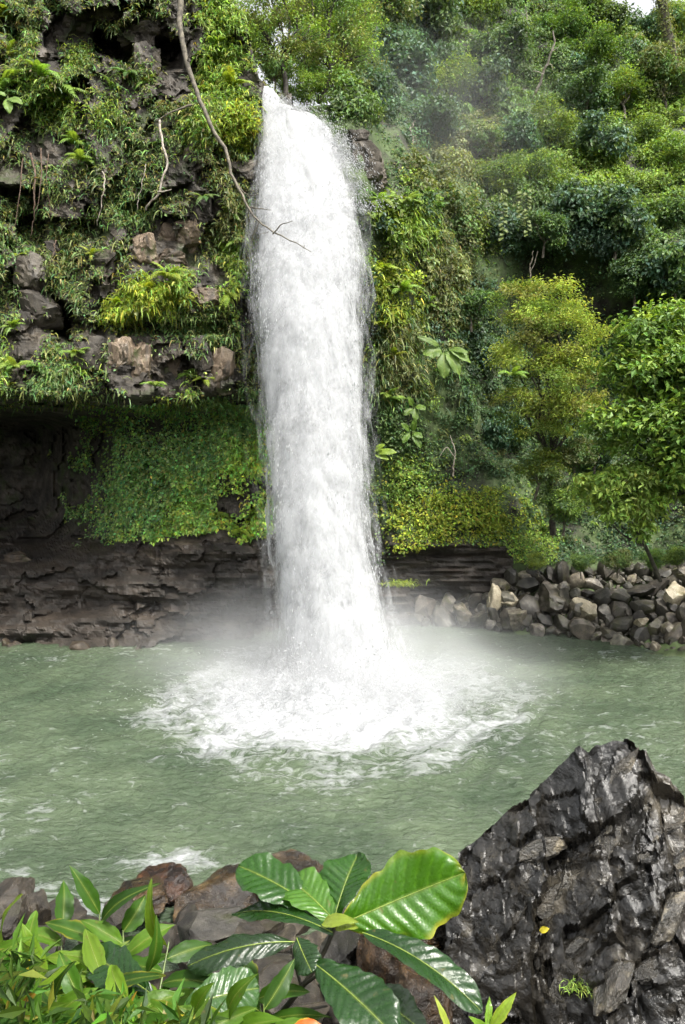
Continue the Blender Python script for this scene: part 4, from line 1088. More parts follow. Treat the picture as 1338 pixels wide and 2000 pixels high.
Xg, Tg = np.meshgrid(xs, ts, indexing='ij')
Zr = zr[:, None]; Yr = yr[:, None]
Yg = Yr + np.where(Tg < 0, -Tg * 1.2, -Tg * 3.0)
Zg = Zr - np.where(Tg < 0, 3.6 * (-Tg) ** 1.3, 3.4 * Tg ** 0.92)
p = np.stack([Xg, Yg, Zg], -1).reshape(-1, 3)
# layers dip along one diagonal: plates stepped and tilted
e1 = nrm(np.array([0.8, 0.1, 0.5])); e3 = nrm(np.array([-0.5, -0.3, 0.8])); e2 = np.cross(e3, e1)
R3 = np.stack([e1, e2, e3])
w = np.stack([fbm(p * 1.3, 4, 701 + k) for k in range(3)], -1)
q = (p + w * 0.28) @ R3.T
d = np.zeros(len(p))
for sc, amp, sd in ((np.array([0.8, 1.0, 1.3]), 0.6, 711), (np.array([2.0, 2.4, 3.4]), 0.17, 713), (np.array([4.5, 5.5, 9.0]), 0.055, 715)):
    f1, f2, rid, off = worley(q * sc, sd)
    d += amp * ((rid[:, 0] - 0.5) + 0.7 * off[:, 1] * (rid[:, 1] - 0.5) * 2 + 0.6 * off[:, 2] * (rid[:, 2] - 0.2) * 1.6)
d += fbm(q * np.array([2.5, 4, 22]), 4, 721) * 0.05 + fbm(p * 9, 3, 723) * 0.018
at_ridge = np.exp(-(Tg.reshape(-1) / 0.10) ** 2)
d *= 1 - 0.5 * at_ridge
p = p + nrm(np.array([-0.25, -0.62, 0.72])) * d[:, None]
me = mesh('black_boulder', p, grid_faces(340, 260), mat=M['wet'], smooth=True)
me.set_sharp_from_angle(angle=math.radians(40))
bb_root = empty('black_boulder', (3.0, 7.0, 2.0), 'huge jagged black boulder, wet and layered, at the lower right', 'boulder')
obj('rock_mass', me, bb_root).matrix_parent_inverse = Matrix.Translation(-Vector((3.0, 7.0, 2.0)))
rng = np.random.default_rng(31)
pl = [rock_mesh('plate', 730 + k, 4, M['wet'], 13, (0.35, 0.8), detail=0.10, squash=(1.0, 0.6, 0.42)) for k in range(6)]
pg = p.reshape(340, 260, 3)
for (x, y, s, g) in [(1060, 1660, 60, 4.0), (1120, 1700, 70, 4.2), (1190, 1640, 50, 3.6), (1250, 1690, 56, 3.4), (1300, 1610, 50, 3.2), (1090, 1760, 60, 3.8), (1010, 1790, 50, 2.6),  (1040, 1870, 60, 2.6), (1120, 1860, 46, 3.0), (1310, 1800, 80, 3.4), (1200, 1930, 70, 2.6), (1110, 1950, 80, 3.6), (1290, 1900, 60, 2.6), (1330, 1700, 50, 2.6), (1170, 1560, 44, 2.6), (1215, 1510, 44, 3.6)]:
    sx = 669 + pg[..., 0] * FPX / pg[..., 1]; sy = 900 + (CAM_Z - pg[..., 2]) * FPX / pg[..., 1]
    j = np.argmin(((sx - x) ** 2 + (sy - y) ** 2)[:, 50:]); i0, j0 = np.unravel_index(j, (340, 210)); c = pg[i0, j0 + 50]
    o = obj('plate', pl[rng.integers(6)], bb_root, loc=Vector(c) - Vector((3.0, 7.0, 2.0)))
    k = s * c[1] / FPX
    o.location += Vector((0.03, 0.18, -0.16)) * k
    o.scale = (k * 1.5, k * 0.9, k * 1.0); o.rotation_euler = (-0.6 + rng.normal(0, 0.25), -0.6 + rng.normal(0, 0.3), rng.normal(0.2, 0.4))
    o.color = (g * 0.85, g * 0.84, g * 0.8, 1)  # plates tinted paler than the mass: wet highlights painted into their colour

# ------------------------------------------------------------------ dead branch, roots, bare trunks
def branch(name, pts, r0, r1, mat, label, cat, twigs=(), seed=0, n=28, wob=0.05, group=None):
    pts = [PX(*q) for q in pts]
    root = empty(name, pts[0], label, cat, group)
    path = smooth_path(pts, n, seed, wob)
    V, F = tube(path - pts[0], np.linspace(r0, r1, n), 8)
    obj('main_stem', mesh('main_stem', V, F, mat=M[mat], smooth=True), root)
    for k, (tw, a, b) in enumerate(twigs):
        tp = smooth_path([PX(*q) for q in tw], 10, seed + k + 1, wob * 0.4)
        V, F = tube(tp - pts[0], np.linspace(a, b, 10), 6)
        obj('twig', mesh('twig', V, F, mat=M[mat], smooth=True), root)
    return root
branch('dead_branch', [(345, -60, 31.2), (352, 20, 31.0), (358, 100, 30.6), (375, 165, 30.3), (405, 235, 30.0), (440, 290, 29.6), (452, 335, 29.4), (468, 380, 29.0), (500, 425, 28.2), (520, 450, 27.6), (560, 470, 26.9), (608, 492, 26.2)], 0.13, 0.012, 'midbark',
       'long bare dead branch reaching down from the cliff across the falls', 'branch',
       [([(533, 457, 27.3), (548, 438, 27.1), (571, 432, 26.8)], 0.03, 0.01), ([(455, 345, 29.3), (480, 382, 28.8), (505, 380, 28.6)], 0.03, 0.01), ([(490, 405, 28.5), (512, 407, 28.0), (530, 410, 27.8)], 0.03, 0.01), ([(507, 432, 28.0), (498, 450, 28.0), (488, 478, 28.1)], 0.02, 0.008),
        ([(592, 485, 26.4), (595, 478, 26.4)], 0.012, 0.006), ([(375, 205, 30.2), (345, 215, 30.0), (305, 235, 29.9)], 0.05, 0.02), ([(368, 120, 30.5), (372, 100, 30.3), (378, 90, 30.2)], 0.035, 0.012), ([(525, 452, 27.5), (510, 458, 27.6), (500, 462, 27.7)], 0.012, 0.005)], 801, 40, 0.06)
branch('cliff_root', [(312, 235, 31.5), (320, 290, 31.0), (330, 320, 30.8), (318, 350, 30.7), (308, 380, 30.7), (285, 410, 31)], 0.05, 0.04, 'palebark', 'crooked pale root hanging on the cliff left of the dead branch', 'root', [([(308, 375, 30.7), (325, 372, 30.5), (335, 370, 30.5)], 0.04, 0.015)], 803)
branch('cliff_root', [(200, 335, 31.4), (203, 360, 31.2), (197, 400, 31.2), (190, 440, 31.4)], 0.03, 0.012, 'palebark', 'thin pale root dangling below the lime fern frond', 'root', (), 804)
branch('cliff_root', [(285, 320, 31.6), (276, 360, 31.4), (268, 410, 31.4)], 0.02, 0.01, 'palebark', 'thin pale stem between the dangling root and crooked root', 'root', (), 805)
branch('cliff_root', [(60, 300, 32.6), (70, 350, 32.2), (68, 400, 32.2), (60, 460, 32.4)], 0.05, 0.02, 'root', 'brown aerial roots in the dark hollow at the left of the cliff', 'root', [([(80, 290, 32.4), (82, 350, 32), (72, 410, 32)], 0.03, 0.012), ([(45, 310, 32.6), (40, 370, 32.2), (30, 440, 32.2)], 0.03, 0.012), ([(95, 300, 32.6), (90, 350, 32.2), (100, 420, 32.2)], 0.02, 0.01)], 806)
branch('cliff_root', [(110, 470, 32), (102, 500, 31.6), (97, 520, 31.6)], 0.025, 0.01, 'root', 'short brown root on the grey slabs of the cliff', 'root', (), 807)
branch('bare_trunk', [(1040, 195, 52.5), (1055, 160, 52), (1072, 115, 51.5), (1083, 85, 51.2), (1080, 60, 51)], 0.1, 0.05, 'palebark', 'bare pale trunk leaning on the upper hillside', 'trunk', [([(1062, 145, 51.8), (1050, 140, 51.6), (1042, 138, 51.5)], 0.04, 0.015), ([(1078, 100, 51.3), (1092, 92, 51.2)], 0.03, 0.012), ([(1068, 128, 51.6), (1078, 125, 51.4), (1080, 138, 51.3)], 0.03, 0.012)], 810)
branch('bare_trunk', [(1028, 100, 55), (1027, 60, 54.6), (1030, 20, 54.4)], 0.07, 0.03, 'palebark', 'thin grey trunk left of the bare pale trunk near the skyline', 'trunk', (), 811)
branch('hanging_stem', [(806, 280, 40), (800, 250, 40), (812, 235, 40)], 0.04, 0.02, 'palebark', 'thin pale dead stem on the hazy slope right of the falls', 'stem', (), 812)
branch('hanging_stem', [(885, 930, 36), (888, 880, 35.8), (880, 850, 35.8)], 0.04, 0.015, 'palebark', 'pale forked stem above the yellow green creeper', 'stem', [([(886, 890, 35.9), (872, 870, 35.8), (860, 890, 35.7)], 0.02, 0.01)], 813)
branch('hanging_stem', [(1035, 560, 41), (1036, 520, 41), (1042, 490, 41)], 0.05, 0.02, 'midbark', 'thin grey stem rising inside the dark recess', 'stem', [([(1036, 530, 41), (1046, 510, 41), (1050, 490, 41)], 0.03, 0.015)], 814)
# vine covered trunk on the ridge
rng = np.random.default_rng(41)
vt = empty('vine_trunk', PX(1318, 140, 55), 'tall trunk smothered in creeper rising past the sky gap', 'tree')
pth = smooth_path([PX(1318, 140, 55), PX(1305, 70, 54.6), PX(1292, 0, 54.4), PX(1280, -90, 54.2)], 16)
V, F = tube(pth - pth[0], np.linspace(0.4, 0.25, 16), 8)
obj('trunk', mesh('trunk', V, F, mat=M['midbark'], smooth=True), vt)
n = 2600
tt = rng.uniform(0, 15, n); i = tt.astype(int).clip(0, 14); c = pth[i] + (pth[i + 1] - pth[i]) * (tt - i)[:, None]
u = nrm(rng.normal(size=(n, 3))); 
V1, F1, C1 = leaves(c + u * rng.uniform(0.3, 0.75, (n, 1)) - pth[0], nrm(u + np.array([0, 0, 0.5])), rng.uniform(0.12, 0.25, n), jitter_col(G['olive'] * 1.1, n, rng), rng)
obj('crown', mesh('crown', V1, F1, C1, mat=M['leaf']), vt)

# ------------------------------------------------------------------ ferns
def frond_mesh(name, seed, droop=0.5, pairs=15, width=0.26, pal='lime'):
    r = np.random.default_rng(seed)
    t = np.linspace(0, 1, pairs + 2)
    path = np.stack([t * (1 - 0.25 * droop * t), 0.03 * np.sin(t * 3 + seed), 0.28 * np.sin(t * 1.7) - droop * t ** 2], -1)
    V, F = tube(path, np.linspace(0.011, 0.003, len(t)), 3)
    Vs, Fs, Cs, n = [V], [F], [np.tile(np.array(G[pal]) * 0.8, (len(V), 1))], len(V)
    d = nrm(np.gradient(path, axis=0))
    for k in range(1, len(t) - 1):
        wl = width * np.sin(np.pi * min(1, 0.12 + t[k] * 0.92)) ** 0.7
        for sgn in (-1, 1):
            dr = nrm(np.array([0.45 * d[k][0], sgn * 1.0, 0.45 * d[k][2] - 0.25]))
            b = path[k]; L = wl * r.uniform(0.85, 1.1); w = 0.028
            q = np.array([b - d[k] * w, b + dr * L * 0.5 - d[k] * w * 1.1 + [0, 0, 0.02], b + dr * L + np.array([0, 0, -0.04]), b + dr * L * 0.5 + d[k] * w * 1.1 + [0, 0, 0.02], b + d[k] * w])
            Vs.append(q); Fs.append(np.array([(n, n + 1, n + 3, n + 4)])); 
            Fs.append(np.array([(n + 1, n + 2, n + 3)]))
            Cs.append(np.tile(np.array(G[pal]) * r.uniform(0.85, 1.2), (5, 1))); n += 5
    V = np.concatenate(Vs)
    quads = np.concatenate([f for f in Fs if f.shape[1] == 4]); tris = np.concatenate([f for f in Fs if f.shape[1] == 3])
    return mesh(name, V, [quads, tris], np.concatenate(Cs), mat=M['fern'])
FR = {c: [frond_mesh('frond', 820 + k, 0.35 + 0.2 * k, pal=c) for k in range(4)] for c in ('lime', 'yellow', 'mid')}
def fern(x, y, D, size, nf, pal, label, seed, spread=1.3, dirx=0.0, up=0.35, group=None, tint=1.0):
    r = np.random.default_rng(seed)
    root = empty('fern', PX(x, y, D), label, 'fern', group)
    for k in range(nf):
        a = -math.pi / 2 + dirx + spread * ((k + 0.5) / nf - 0.5) * 2 + r.normal(0, 0.15)
        e = up + r.normal(0, 0.25)
        xd = Vector((math.cos(a) * math.cos(e), math.sin(a) * math.cos(e), math.sin(e)))
        zd = Vector((0, -0.35, 1)); yd = zd.cross(xd).normalized(); zd = xd.cross(yd)
        s = size * r.uniform(0.75, 1.2)
        m = Matrix((xd, yd, zd)).transposed().to_4x4()
        o = obj('frond', FR[pal][r.integers(4)], root, mtx=m @ Matrix.Scale(s, 4))
        o.color = (tint * r.uniform(0.85, 1.1), tint * r.uniform(0.9, 1.1), tint, 1)
    return root
FERNS = [  # x, y, size m, fronds, palette, label
    (20, 40, 1.1, 6, 'yellow', 'yellow fern at the very top left corner', 0.2), (15, 110, 0.8, 5, 'yellow', 'drooping yellow fern just below the top left corner fern', 0.2), (10, 170, 1.5, 6, 'lime', 'wide lime fern spreading from the left edge of the cliff', 0.6), (0, 195, 1.2, 5, 'mid', 'broad green fern cut by the left edge of the picture', 0.8),
    (110, 185, 1.5, 6, 'lime', 'bright arching fern in the upper left of the cliff', 0.5), (80, 150, 1.2, 6, 'lime', 'lime fern above the bright arching fern', 0.4), (150, 285, 1.0, 6, 'lime', 'small lime fern below the bright arching fern', 0.3), (160, 315, 1.2, 6, 'lime', 'fresh lime fern frond cluster above the dangling root', 0.6),
    (250, 150, 0.9, 6, 'mid', 'green fern beneath the dark notch in the cliff', 0.2), (285, 165, 0.8, 5, 'lime', 'lime fern right of the green fern under the notch', 0.2), (220, 175, 0.7, 5, 'mid', 'small green fern left of the notch ferns', 0), (300, 285, 0.6, 5, 'mid', 'small fern beside the crooked pale root', 0),
    (420, 95, 1.0, 7, 'lime', 'lime fern high beside the dead branch', 0.3), (455, 170, 1.1, 7, 'yellow', 'yellow fern near the brink of the falls', 0.3), (470, 250, 1.0, 7, 'lime', 'lush lime fern overhanging the falls edge', 0.3), (400, 180, 0.8, 6, 'lime', 'lime fern right beside the dead branch bend', 0.1),
    (400, 390, 0.8, 6, 'mid', 'fern under the lower bend of the dead branch', 0.3), (450, 420, 0.9, 6, 'lime', 'drooping fern by the falls below the dead branch', 0.3), (470, 480, 0.9, 6, 'lime', 'lime fern hanging at the left edge of the falls', 0.2), (430, 480, 0.8, 6, 'yellow', 'yellowish fern left of the hanging falls edge fern', 0.1),
    (330, 545, 1.1, 8, 'yellow', 'large yellow fern tuft under the tan slabs', 0.2), (290, 575, 1.0, 8, 'yellow', 'yellow fern tuft drooping in the middle of the cliff', 0), (235, 600, 0.8, 7, 'yellow', 'leftmost tuft of the yellow fern row', -0.1), (350, 575, 0.9, 7, 'lime', 'rightmost tuft of the yellow fern row', 0.2),
    (450, 580, 0.9, 6, 'yellow', 'olive yellow fern right of the yellow fern row by the falls', 0.2), (180, 500, 0.6, 5, 'yellow', 'small yellow fern left of the tan slabs', 0), (150, 695, 0.9, 7, 'lime', 'lime fern hanging left of the pale slabs over the cave', 0.2), (185, 700, 0.7, 6, 'lime', 'small lime fern touching the pale slabs over the cave', 0.4),
    (30, 720, 0.9, 7, 'lime', 'lime fern above the cave at the left edge', 0.2), (75, 725, 0.8, 6, 'mid', 'green fern beside the left edge fern above the cave', 0.1), (25, 640, 0.8, 6, 'lime', 'lime fern under the grey slabs at the left edge', 0.2), (305, 755, 0.7, 6, 'lime', 'fern hanging between the two pale slabs over the cave', 0),
    (375, 735, 0.8, 7, 'lime', 'lime fern right of the pale slabs over the cave', 0.2), (400, 745, 0.8, 6, 'yellow', 'yellow fern beside the rightmost pale slab', 0.1), (470, 800, 0.8, 6, 'lime', 'fern at the cave corner close to the falls', 0.1), (40, 505, 0.6, 5, 'yellow', 'small yellow fern on the left grey slab', 0),
    (430, 1010, 0.8, 7, 'lime', 'lime fern at the bottom of the mossy wall under the overhang', 0), (470, 1040, 0.7, 6, 'yellow', 'yellow fern at the lower corner of the mossy wall', 0), (400, 990, 0.7, 6, 'lime', 'fern on the mossy wall left of its lower corner', 0)]
for k, (x, y, s, nf, pal, lab, dx) in enumerate(FERNS):
    D = float(L_D(np.array([float(x)]), np.array([float(y)]), False)[0])
    fern(x, y, D - 0.15, s, nf, pal, lab, 900 + k, 1.4, dx)
RF = [(745, 395, 1.0, 7, 'lime', 'lime fern right of the falls below the rock outcrop'), (790, 400, 1.0, 7, 'lime', 'fern tuft on the ledge right of the rock outcrop'), (850, 410, 0.9, 6, 'mid', 'green fern on the ledge farthest from the falls'), (760, 450, 1.0, 7, 'yellow', 'yellow fern hanging beside the falls under the outcrop ferns'), (800, 470, 0.9, 6, 'lime', 'fern over the pale bare patch right of the falls'),
      (745, 530, 1.0, 7, 'yellow', 'olive fern at the right edge of the falls, upper half'), (785, 570, 1.1, 7, 'lime', 'long bladed fern right of the falls in mid height'), (830, 600, 0.9, 6, 'lime', 'fern above the round leaved plant'), (745, 640, 0.9, 6, 'yellow', 'yellow fern at the falls edge level with the round leaved plant'), (770, 700, 0.9, 6, 'yellow', 'yellow fern left below the round leaved plant'),
      (760, 780, 0.9, 7, 'lime', 'lime fern at the right edge of the falls, lower half'), (840, 460, 0.8, 6, 'yellow', 'yellow fern beneath the green ledge fern'), (1000, 735, 0.9, 6, 'lime', 'pale fern hanging in front of the feathery tree')]
for k, (x, y, s, nf, pal, lab) in enumerate(RF):
    D = float(R_D(np.array([float(x)]), np.array([float(y)]), False)[0])
    if x == 1000: D = 34.0
    fern(x, y, D - 0.2, s, nf, pal, lab, 960 + k, 1.4, 0.2)

# ------------------------------------------------------------------ foreground plants
def leaf_mesh(base, tip, width, face, kind, col, seed, bow=0.10, fold=0.18, curl=0.0, edge_col=None, gaps=0.0):
    """a leaf blade as a shaped grid with raised panels between its side veins; returns blade and vein meshes"""
    r = np.random.default_rng(seed)
    base = np.array(base); tip = np.array(tip)
    ax = tip - base; L = np.linalg.norm(ax); ax = ax / L
    n = np.array(face, float); n = nrm(n - ax * (n @ ax)); s = np.cross(n, ax)
    nl, ns = (56, 25) if kind == 'quilt' else (22, 9)
    t = np.linspace(0, 1, nl); u = np.linspace(-1, 1, ns)
    if kind == 'quilt':
        w = np.clip((t / 0.55) ** 0.62, 0, 1) * np.where(t < 0.55, 1, np.sqrt(np.clip(1 - ((t - 0.55) / 0.45) ** 2.3, 0, 1)))
        nv = 10
    elif kind == 'oval':
        w = np.sin(np.pi * t ** 0.85) ** 0.6; nv = 8
    else:
        w = np.sin(np.pi * np.clip(t, 0, 1) ** 0.8) ** 0.85; nv = 0
    w = np.maximum(w, 0.02) * width / 2
    T, U = np.meshgrid(t, u, indexing='ij')
    W = w[:, None] * (1 + 0.05 * np.sin(T * 23 + seed) * np.abs(U) + 0.03 * np.sin(T * 51 + 2 * seed) * np.abs(U))
    spine = bow * L * 4 * T * (1 - T) - curl * L * T ** 3
    z = spine + np.abs(U) ** 1.3 * W * fold
    ph = nv * (T - 0.16 * np.abs(U) ** 1.2)
    col_ = np.array(col)[None, None] * np.ones((nl, ns, 3))
    if nv:
        q = np.abs(np.sin(np.pi * ph)) ** 0.6
        amp = 0.065 * width * (np.abs(U) ** 0.5) * (1 - np.abs(U) ** 4) * np.clip(6 * T, 0, 1)
        z = z + amp * q
        vein = np.exp(-(np.sin(np.pi * ph) / 0.16) ** 2)
        col_ = col_ * (1 + 0.5 * vein[..., None] * np.array([1.1, 0.8, 0.5]))
    else:
        z = z + 0.012 * width * np.sin(U * 14)
        col_ = col_ * (1 + 0.12 * np.sin(U * 14))[..., None]
    z = z + 0.05 * width * np.sin(T * 9 + seed) * U + 0.04 * width * np.sin(T * 17 + seed) * U ** 3
    edge = np.clip((np.maximum(np.abs(U), T ** 3) - 0.82) * 5, 0, 1)[..., None]
    if edge_col is not None:
        nz = fbm(np.stack([T * 6, U * 3, 0 * T + seed], -1).reshape(-1, 3), 3, seed).reshape(T.shape)[..., None]
        k = np.clip(edge * (0.6 + 1.6 * nz), 0, 1)
        col_ = col_ * (1 - k) + np.array(edge_col) * k
    mid = np.exp(-(U / 0.04) ** 2)[..., None]
    col_ = col_ * (1 - 0.4 * mid) + np.array((0.2, 0.26, 0.04)) * 0.4 * mid
    P = base + ax * (T[..., None] * L) + s * (U * W)[..., None] + n * z[..., None]
    blade = (P.reshape(-1, 3), grid_faces(nl, ns), col_.reshape(-1, 3))
    sp = base + ax * (t[:, None] * L) + n * (bow * L * 4 * t * (1 - t) - curl * L * t ** 3)[:, None] + n * 0.0015
    rib = tube(sp[::3], np.linspace(0.017, 0.005, len(sp[::3])) * min(width, 0.12), 5)
    return blade, rib

def leaf(root, base, tip, wpx, face, kind, col, seed, mat='glossy_leaf', name='leaf', rib=True, label=None, **kw):
    b = PX(*base); t = PX(*tip); o0 = np.array(root.location)
    (V, F, C), (RV, RF_) = leaf_mesh(b - o0, t - o0, wpx * (base[2] + tip[2]) / 2 / FPX, face, kind, col, seed, **kw)
    o = obj(name, mesh(name, V, F, C, mat=M[mat], smooth=True), root)
    if label: o['label'] = label
    if rib:
        obj('midrib', mesh('midrib', RV, RF_, mat=M['midrib'], smooth=True), o)
    return o

def stem(root, pts, r0, r1, mat='stem', name='stem', n=14):
    o0 = np.array(root.location)
    V, F = tube(smooth_path([PX(*q) for q in pts], n) - o0, np.linspace(r0, r1, n), 7)
    return obj(name, mesh(name, V, F, mat=M[mat], smooth=True), root)

UPF = (0.0, -0.55, 0.83)      # facing the camera and the sky
# the large leaved plant in the middle
A = empty('large_leaved_plant', PX(500, 2080, 2.5), 'large leaved plant with quilted glossy leaves on a dark stem, bottom centre', 'plant')
stem(A, [(500, 2080, 2.5), (530, 2000, 2.5), (590, 1930, 2.5), (635, 1860, 2.5), (655, 1805, 2.5)], 0.011, 0.007, 'darkstem')
stem(A, [(590, 1930, 2.5), (575, 1880, 2.52), (570, 1845, 2.55)], 0.006, 0.004, 'darkstem')
stem(A, [(592, 1925, 2.5), (640, 1890, 2.45), (655, 1880, 2.4)], 0.006, 0.004, 'darkstem')
stem(A, [(540, 1985, 2.5), (580, 1975, 2.45), (640, 1965, 2.45)], 0.006, 0.003, 'darkstem')
dg, mg, bg_ = (0.014, 0.046, 0.009), (0.024, 0.078, 0.01), (0.05, 0.145, 0.007)
leaf(A, (664, 1806, 2.5), (908, 1704, 2.55), 152, (-0.12, -0.95, 0.3), 'quilt', bg_, 1, bow=-0.03, fold=0.12, edge_col=(0.3, 0.3, 0.03), label='largest leaf, bright yellow green and standing upright')
leaf(A, (652, 1800, 2.58), (700, 1668, 2.75), 110, (-0.5, -0.5, 0.6), 'quilt', mg, 2, bow=0.05, fold=0.25)
leaf(A, (630, 1785, 2.62), (466, 1692, 2.8), 92, (0.1, -0.5, 0.85), 'quilt', mg, 3, bow=0.06, fold=0.16)
leaf(A, (655, 1800, 2.55), (560, 1716, 2.75), 88, (0.2, -0.6, 0.75), 'quilt', (0.06, 0.15, 0.018), 4, bow=0.06, fold=0.2)
leaf(A, (650, 1822, 2.48), (456, 1786, 2.75), 60, (0.1, -0.25, 0.95), 'quilt', dg, 5, bow=0.08, fold=0.1)
leaf(A, (708, 1822, 2.45), (944, 1968, 2.25), 74, (0.45, -0.5, 0.75), 'quilt', dg, 6, bow=0.08, fold=0.3, curl=0.05)
leaf(A, (616, 1884, 2.42), (775, 2030, 2.2), 112, (0.15, -0.6, 0.8), 'quilt', dg, 7, bow=0.06, fold=0.18)
leaf(A, (578, 1840, 2.5), (366, 1888, 2.45), 66, (0.0, -0.35, 0.8), 'quilt', (0.015, 0.035, 0.012), 8, bow=0.1, fold=-0.25)  # shadowed leaf, its shade put into the dark green
leaf(A, (580, 1832, 2.5), (610, 1900, 2.4), 60, (0.0, -0.9, 0.2), 'quilt', (0.015, 0.04, 0.012), 9, bow=0.05, fold=-0.2)
leaf(A, (690, 1930, 2.4), (830, 2020, 2.35), 90, (0.4, -0.4, 0.7), 'quilt', (0.02, 0.05, 0.014), 10, bow=0.08, fold=0.15)
leaf(A, (628, 1805, 2.5), (700, 1800, 2.44), 26, UPF, 'lance', (0.2, 0.26, 0.03), 11, bow=0.1, rib=False)
leaf(A, (655, 1812, 2.5), (700, 1812, 2.44), 24, (0.3, -0.6, 0.7), 'lance', (0.2, 0.26, 0.03), 12, bow=0.1, rib=False)
stem(A, [(620, 1795, 2.6), (590, 1760, 2.65), (556, 1738, 2.7)], 0.004, 0.003)
# two more with quilted leaves at the left
Bp = empty('quilted_leaf_plant', PX(330, 2090, 2.2), 'plant with three ribbed glossy leaves among the lance leaves, lower left', 'plant')
stem(Bp, [(330, 2090, 2.2), (320, 2010, 2.25), (310, 1950, 2.3)], 0.006, 0.004)
leaf(Bp, (300, 1945, 2.3), (178, 1868, 2.5), 78, (-0.1, -0.6, 0.8), 'quilt', dg, 21, bow=0.1, fold=0.15)
leaf(Bp, (318, 1970, 2.25), (232, 2020, 2.05), 74, (0.0, -0.6, 0.8), 'quilt', (0.06, 0.16, 0.016), 22, bow=0.06, fold=0.12, edge_col=(0.25, 0.3, 0.03))
leaf(Bp, (330, 1975, 2.25), (420, 2040, 2.1), 70, (0.1, -0.6, 0.8), 'quilt', (0.05, 0.13, 0.016), 23, bow=0.06, fold=0.12)
Cp = empty('quilted_leaf_plant', PX(350, 2090, 2.1), 'plant with one broad dark ribbed leaf left of the large leaved plant', 'plant')
stem(Cp, [(350, 2090, 2.1), (352, 2020, 2.2), (358, 1972, 2.25)], 0.005, 0.003)
leaf(Cp, (358, 1968, 2.25), (506, 1930, 2.35), 92, (0.0, -0.65, 0.75), 'quilt', (0.035, 0.085, 0.022), 31, bow=0.08, fold=0.12)

# lance leaved shoots
rng = np.random.default_rng(51)
def shoot(name, x0, y0, D0, x1, y1, D1, lv, label, lw=33, ll=125, pal=((0.075, 0.16, 0.012), (0.12, 0.21, 0.016), (0.042, 0.11, 0.01), (0.03, 0.08, 0.01)), group='lance leaved shoots at the lower left', expl=None):
    root = empty(name, PX(x0, y0, D0), label, 'plant', group)
    stem(root, [(x0, y0, D0), ((x0 + x1) / 2 + rng.normal(0, 4), (y0 + y1) / 2, (D0 + D1) / 2), (x1, y1, D1)], 0.0045, 0.0025)
    for k in range(lv):
        f = (k + 0.6) / lv
        bx, by, bD = x0 + (x1 - x0) * f, y0 + (y1 - y0) * f, D0 + (D1 - D0) * f
        sd = 1 if k % 2 else -1
        L = ll * rng.uniform(0.75, 1.15) * (1.0 if k < lv - 1 else 0.9)
        ang = rng.uniform(0.15, 0.75) if k < lv - 1 else rng.uniform(-0.3, 0.3) + 1.25
        tx, ty = bx + sd * L * math.cos(ang), by - L * math.sin(ang) + rng.uniform(-5, 25)
        tD = bD + rng.uniform(-0.12, 0.16)
        c = np.array(pal[rng.integers(len(pal))]) * rng.uniform(0.8, 1.2)
        ec = (0.28, 0.26, 0.03) if rng.random() < 0.14 else None
        leaf(root, (bx, by, bD), (tx, ty, tD), lw * rng.uniform(0.8, 1.25), nrm(np.array([rng.normal(0, 0.45), -0.55, 0.8 + rng.normal(0, 0.2)])), 'lance', c, int(rng.integers(1e6)), bow=rng.uniform(0.03, 0.13), fold=rng.uniform(0.1, 0.4), curl=rng.uniform(0, 0.12), edge_col=ec, rib=True, mat='soft_leaf')
    return root
SHOOTS = [
    (190, 2060, 2.5, 195, 1775, 2.75, 11, 'tallest lance leaved shoot, rising over the shore rocks'),
    (140, 2060, 2.5, 120, 1810, 2.75, 10, 'lance leaved shoot with a curled top leaf left of the tallest shoot'),
    (250, 2060, 2.4, 240, 1810, 2.7, 10, 'lance leaved shoot just right of the tallest shoot'),
    (290, 2060, 2.35, 330, 1840, 2.6, 9, 'lance leaved shoot whose bright leaves point right over the grey rock'),
    (300, 2080, 2.3, 285, 1890, 2.5, 6, 'shoot with an upright pale lance leaf in the middle of the clump'),
    (400, 2080, 2.4, 420, 1935, 2.6, 7, 'lance leaved shoot under the long dark leaf'),
    (520, 2080, 2.4, 500, 1920, 2.55, 7, 'yellow green lance leaved shoot below the long dark leaf'),
    (520, 2090, 2.3, 515, 1960, 2.35, 4, 'slim yellow edged shoot beside the dark stem'),
    (210, 2080, 2.2, 200, 1900, 2.4, 7, 'low lance leaved shoot left of the broad ribbed leaf'),
    (100, 2080, 2.3, 90, 1900, 2.5, 7, 'lance leaved shoot above the small leaved ground cover'),
    (20, 2080, 2.3, 10, 1850, 2.6, 8, 'yellow tipped shoot at the left edge below the shore rock'),
    (60, 2080, 2.2, 50, 1870, 2.5, 8, 'lance leaved shoot second from the left edge'),
    (-40, 2080, 2.3, -30, 1860, 2.6, 7, 'leafy shoot cut off by the left edge'),
    (150, 2090, 2.0, 160, 1950, 2.15, 7, 'low bright shoot at the bottom left of the ribbed leaves'),
    (30, 2090, 2.0, 25, 1930, 2.2, 8, 'small bright shoot near the bottom left corner'),
    (95, 2090, 1.95, 110, 1945, 2.1, 8, 'small shoot rising from the ground cover right of the corner shoot'),
    (255, 2090, 2.0, 250, 1955, 2.2, 7, 'small shoot in front of the ribbed glossy leaves'),
    (385, 2090, 2.0, 380, 1975, 2.1, 6, 'small shoot left of the broad dark ribbed leaf at the bottom'),
    (450, 2090, 2.1, 445, 1985, 2.15, 6, 'low shoot at the bottom edge under the broad dark leaf'),
]
for s_ in SHOOTS:
    shoot('lance_leaved_shoot', *s_)
rt = empty('blade_sprout', PX(960, 2060, 2.1), 'bright blade leaved sprout at the bottom edge before the black boulder', 'plant')
leaf(rt, (958, 2010, 2.1), (1008, 1938, 2.1), 22, (-0.3, -0.8, 0.4), 'lance', (0.22, 0.33, 0.03), 61, bow=0.05, edge_col=(0.35, 0.36, 0.05))
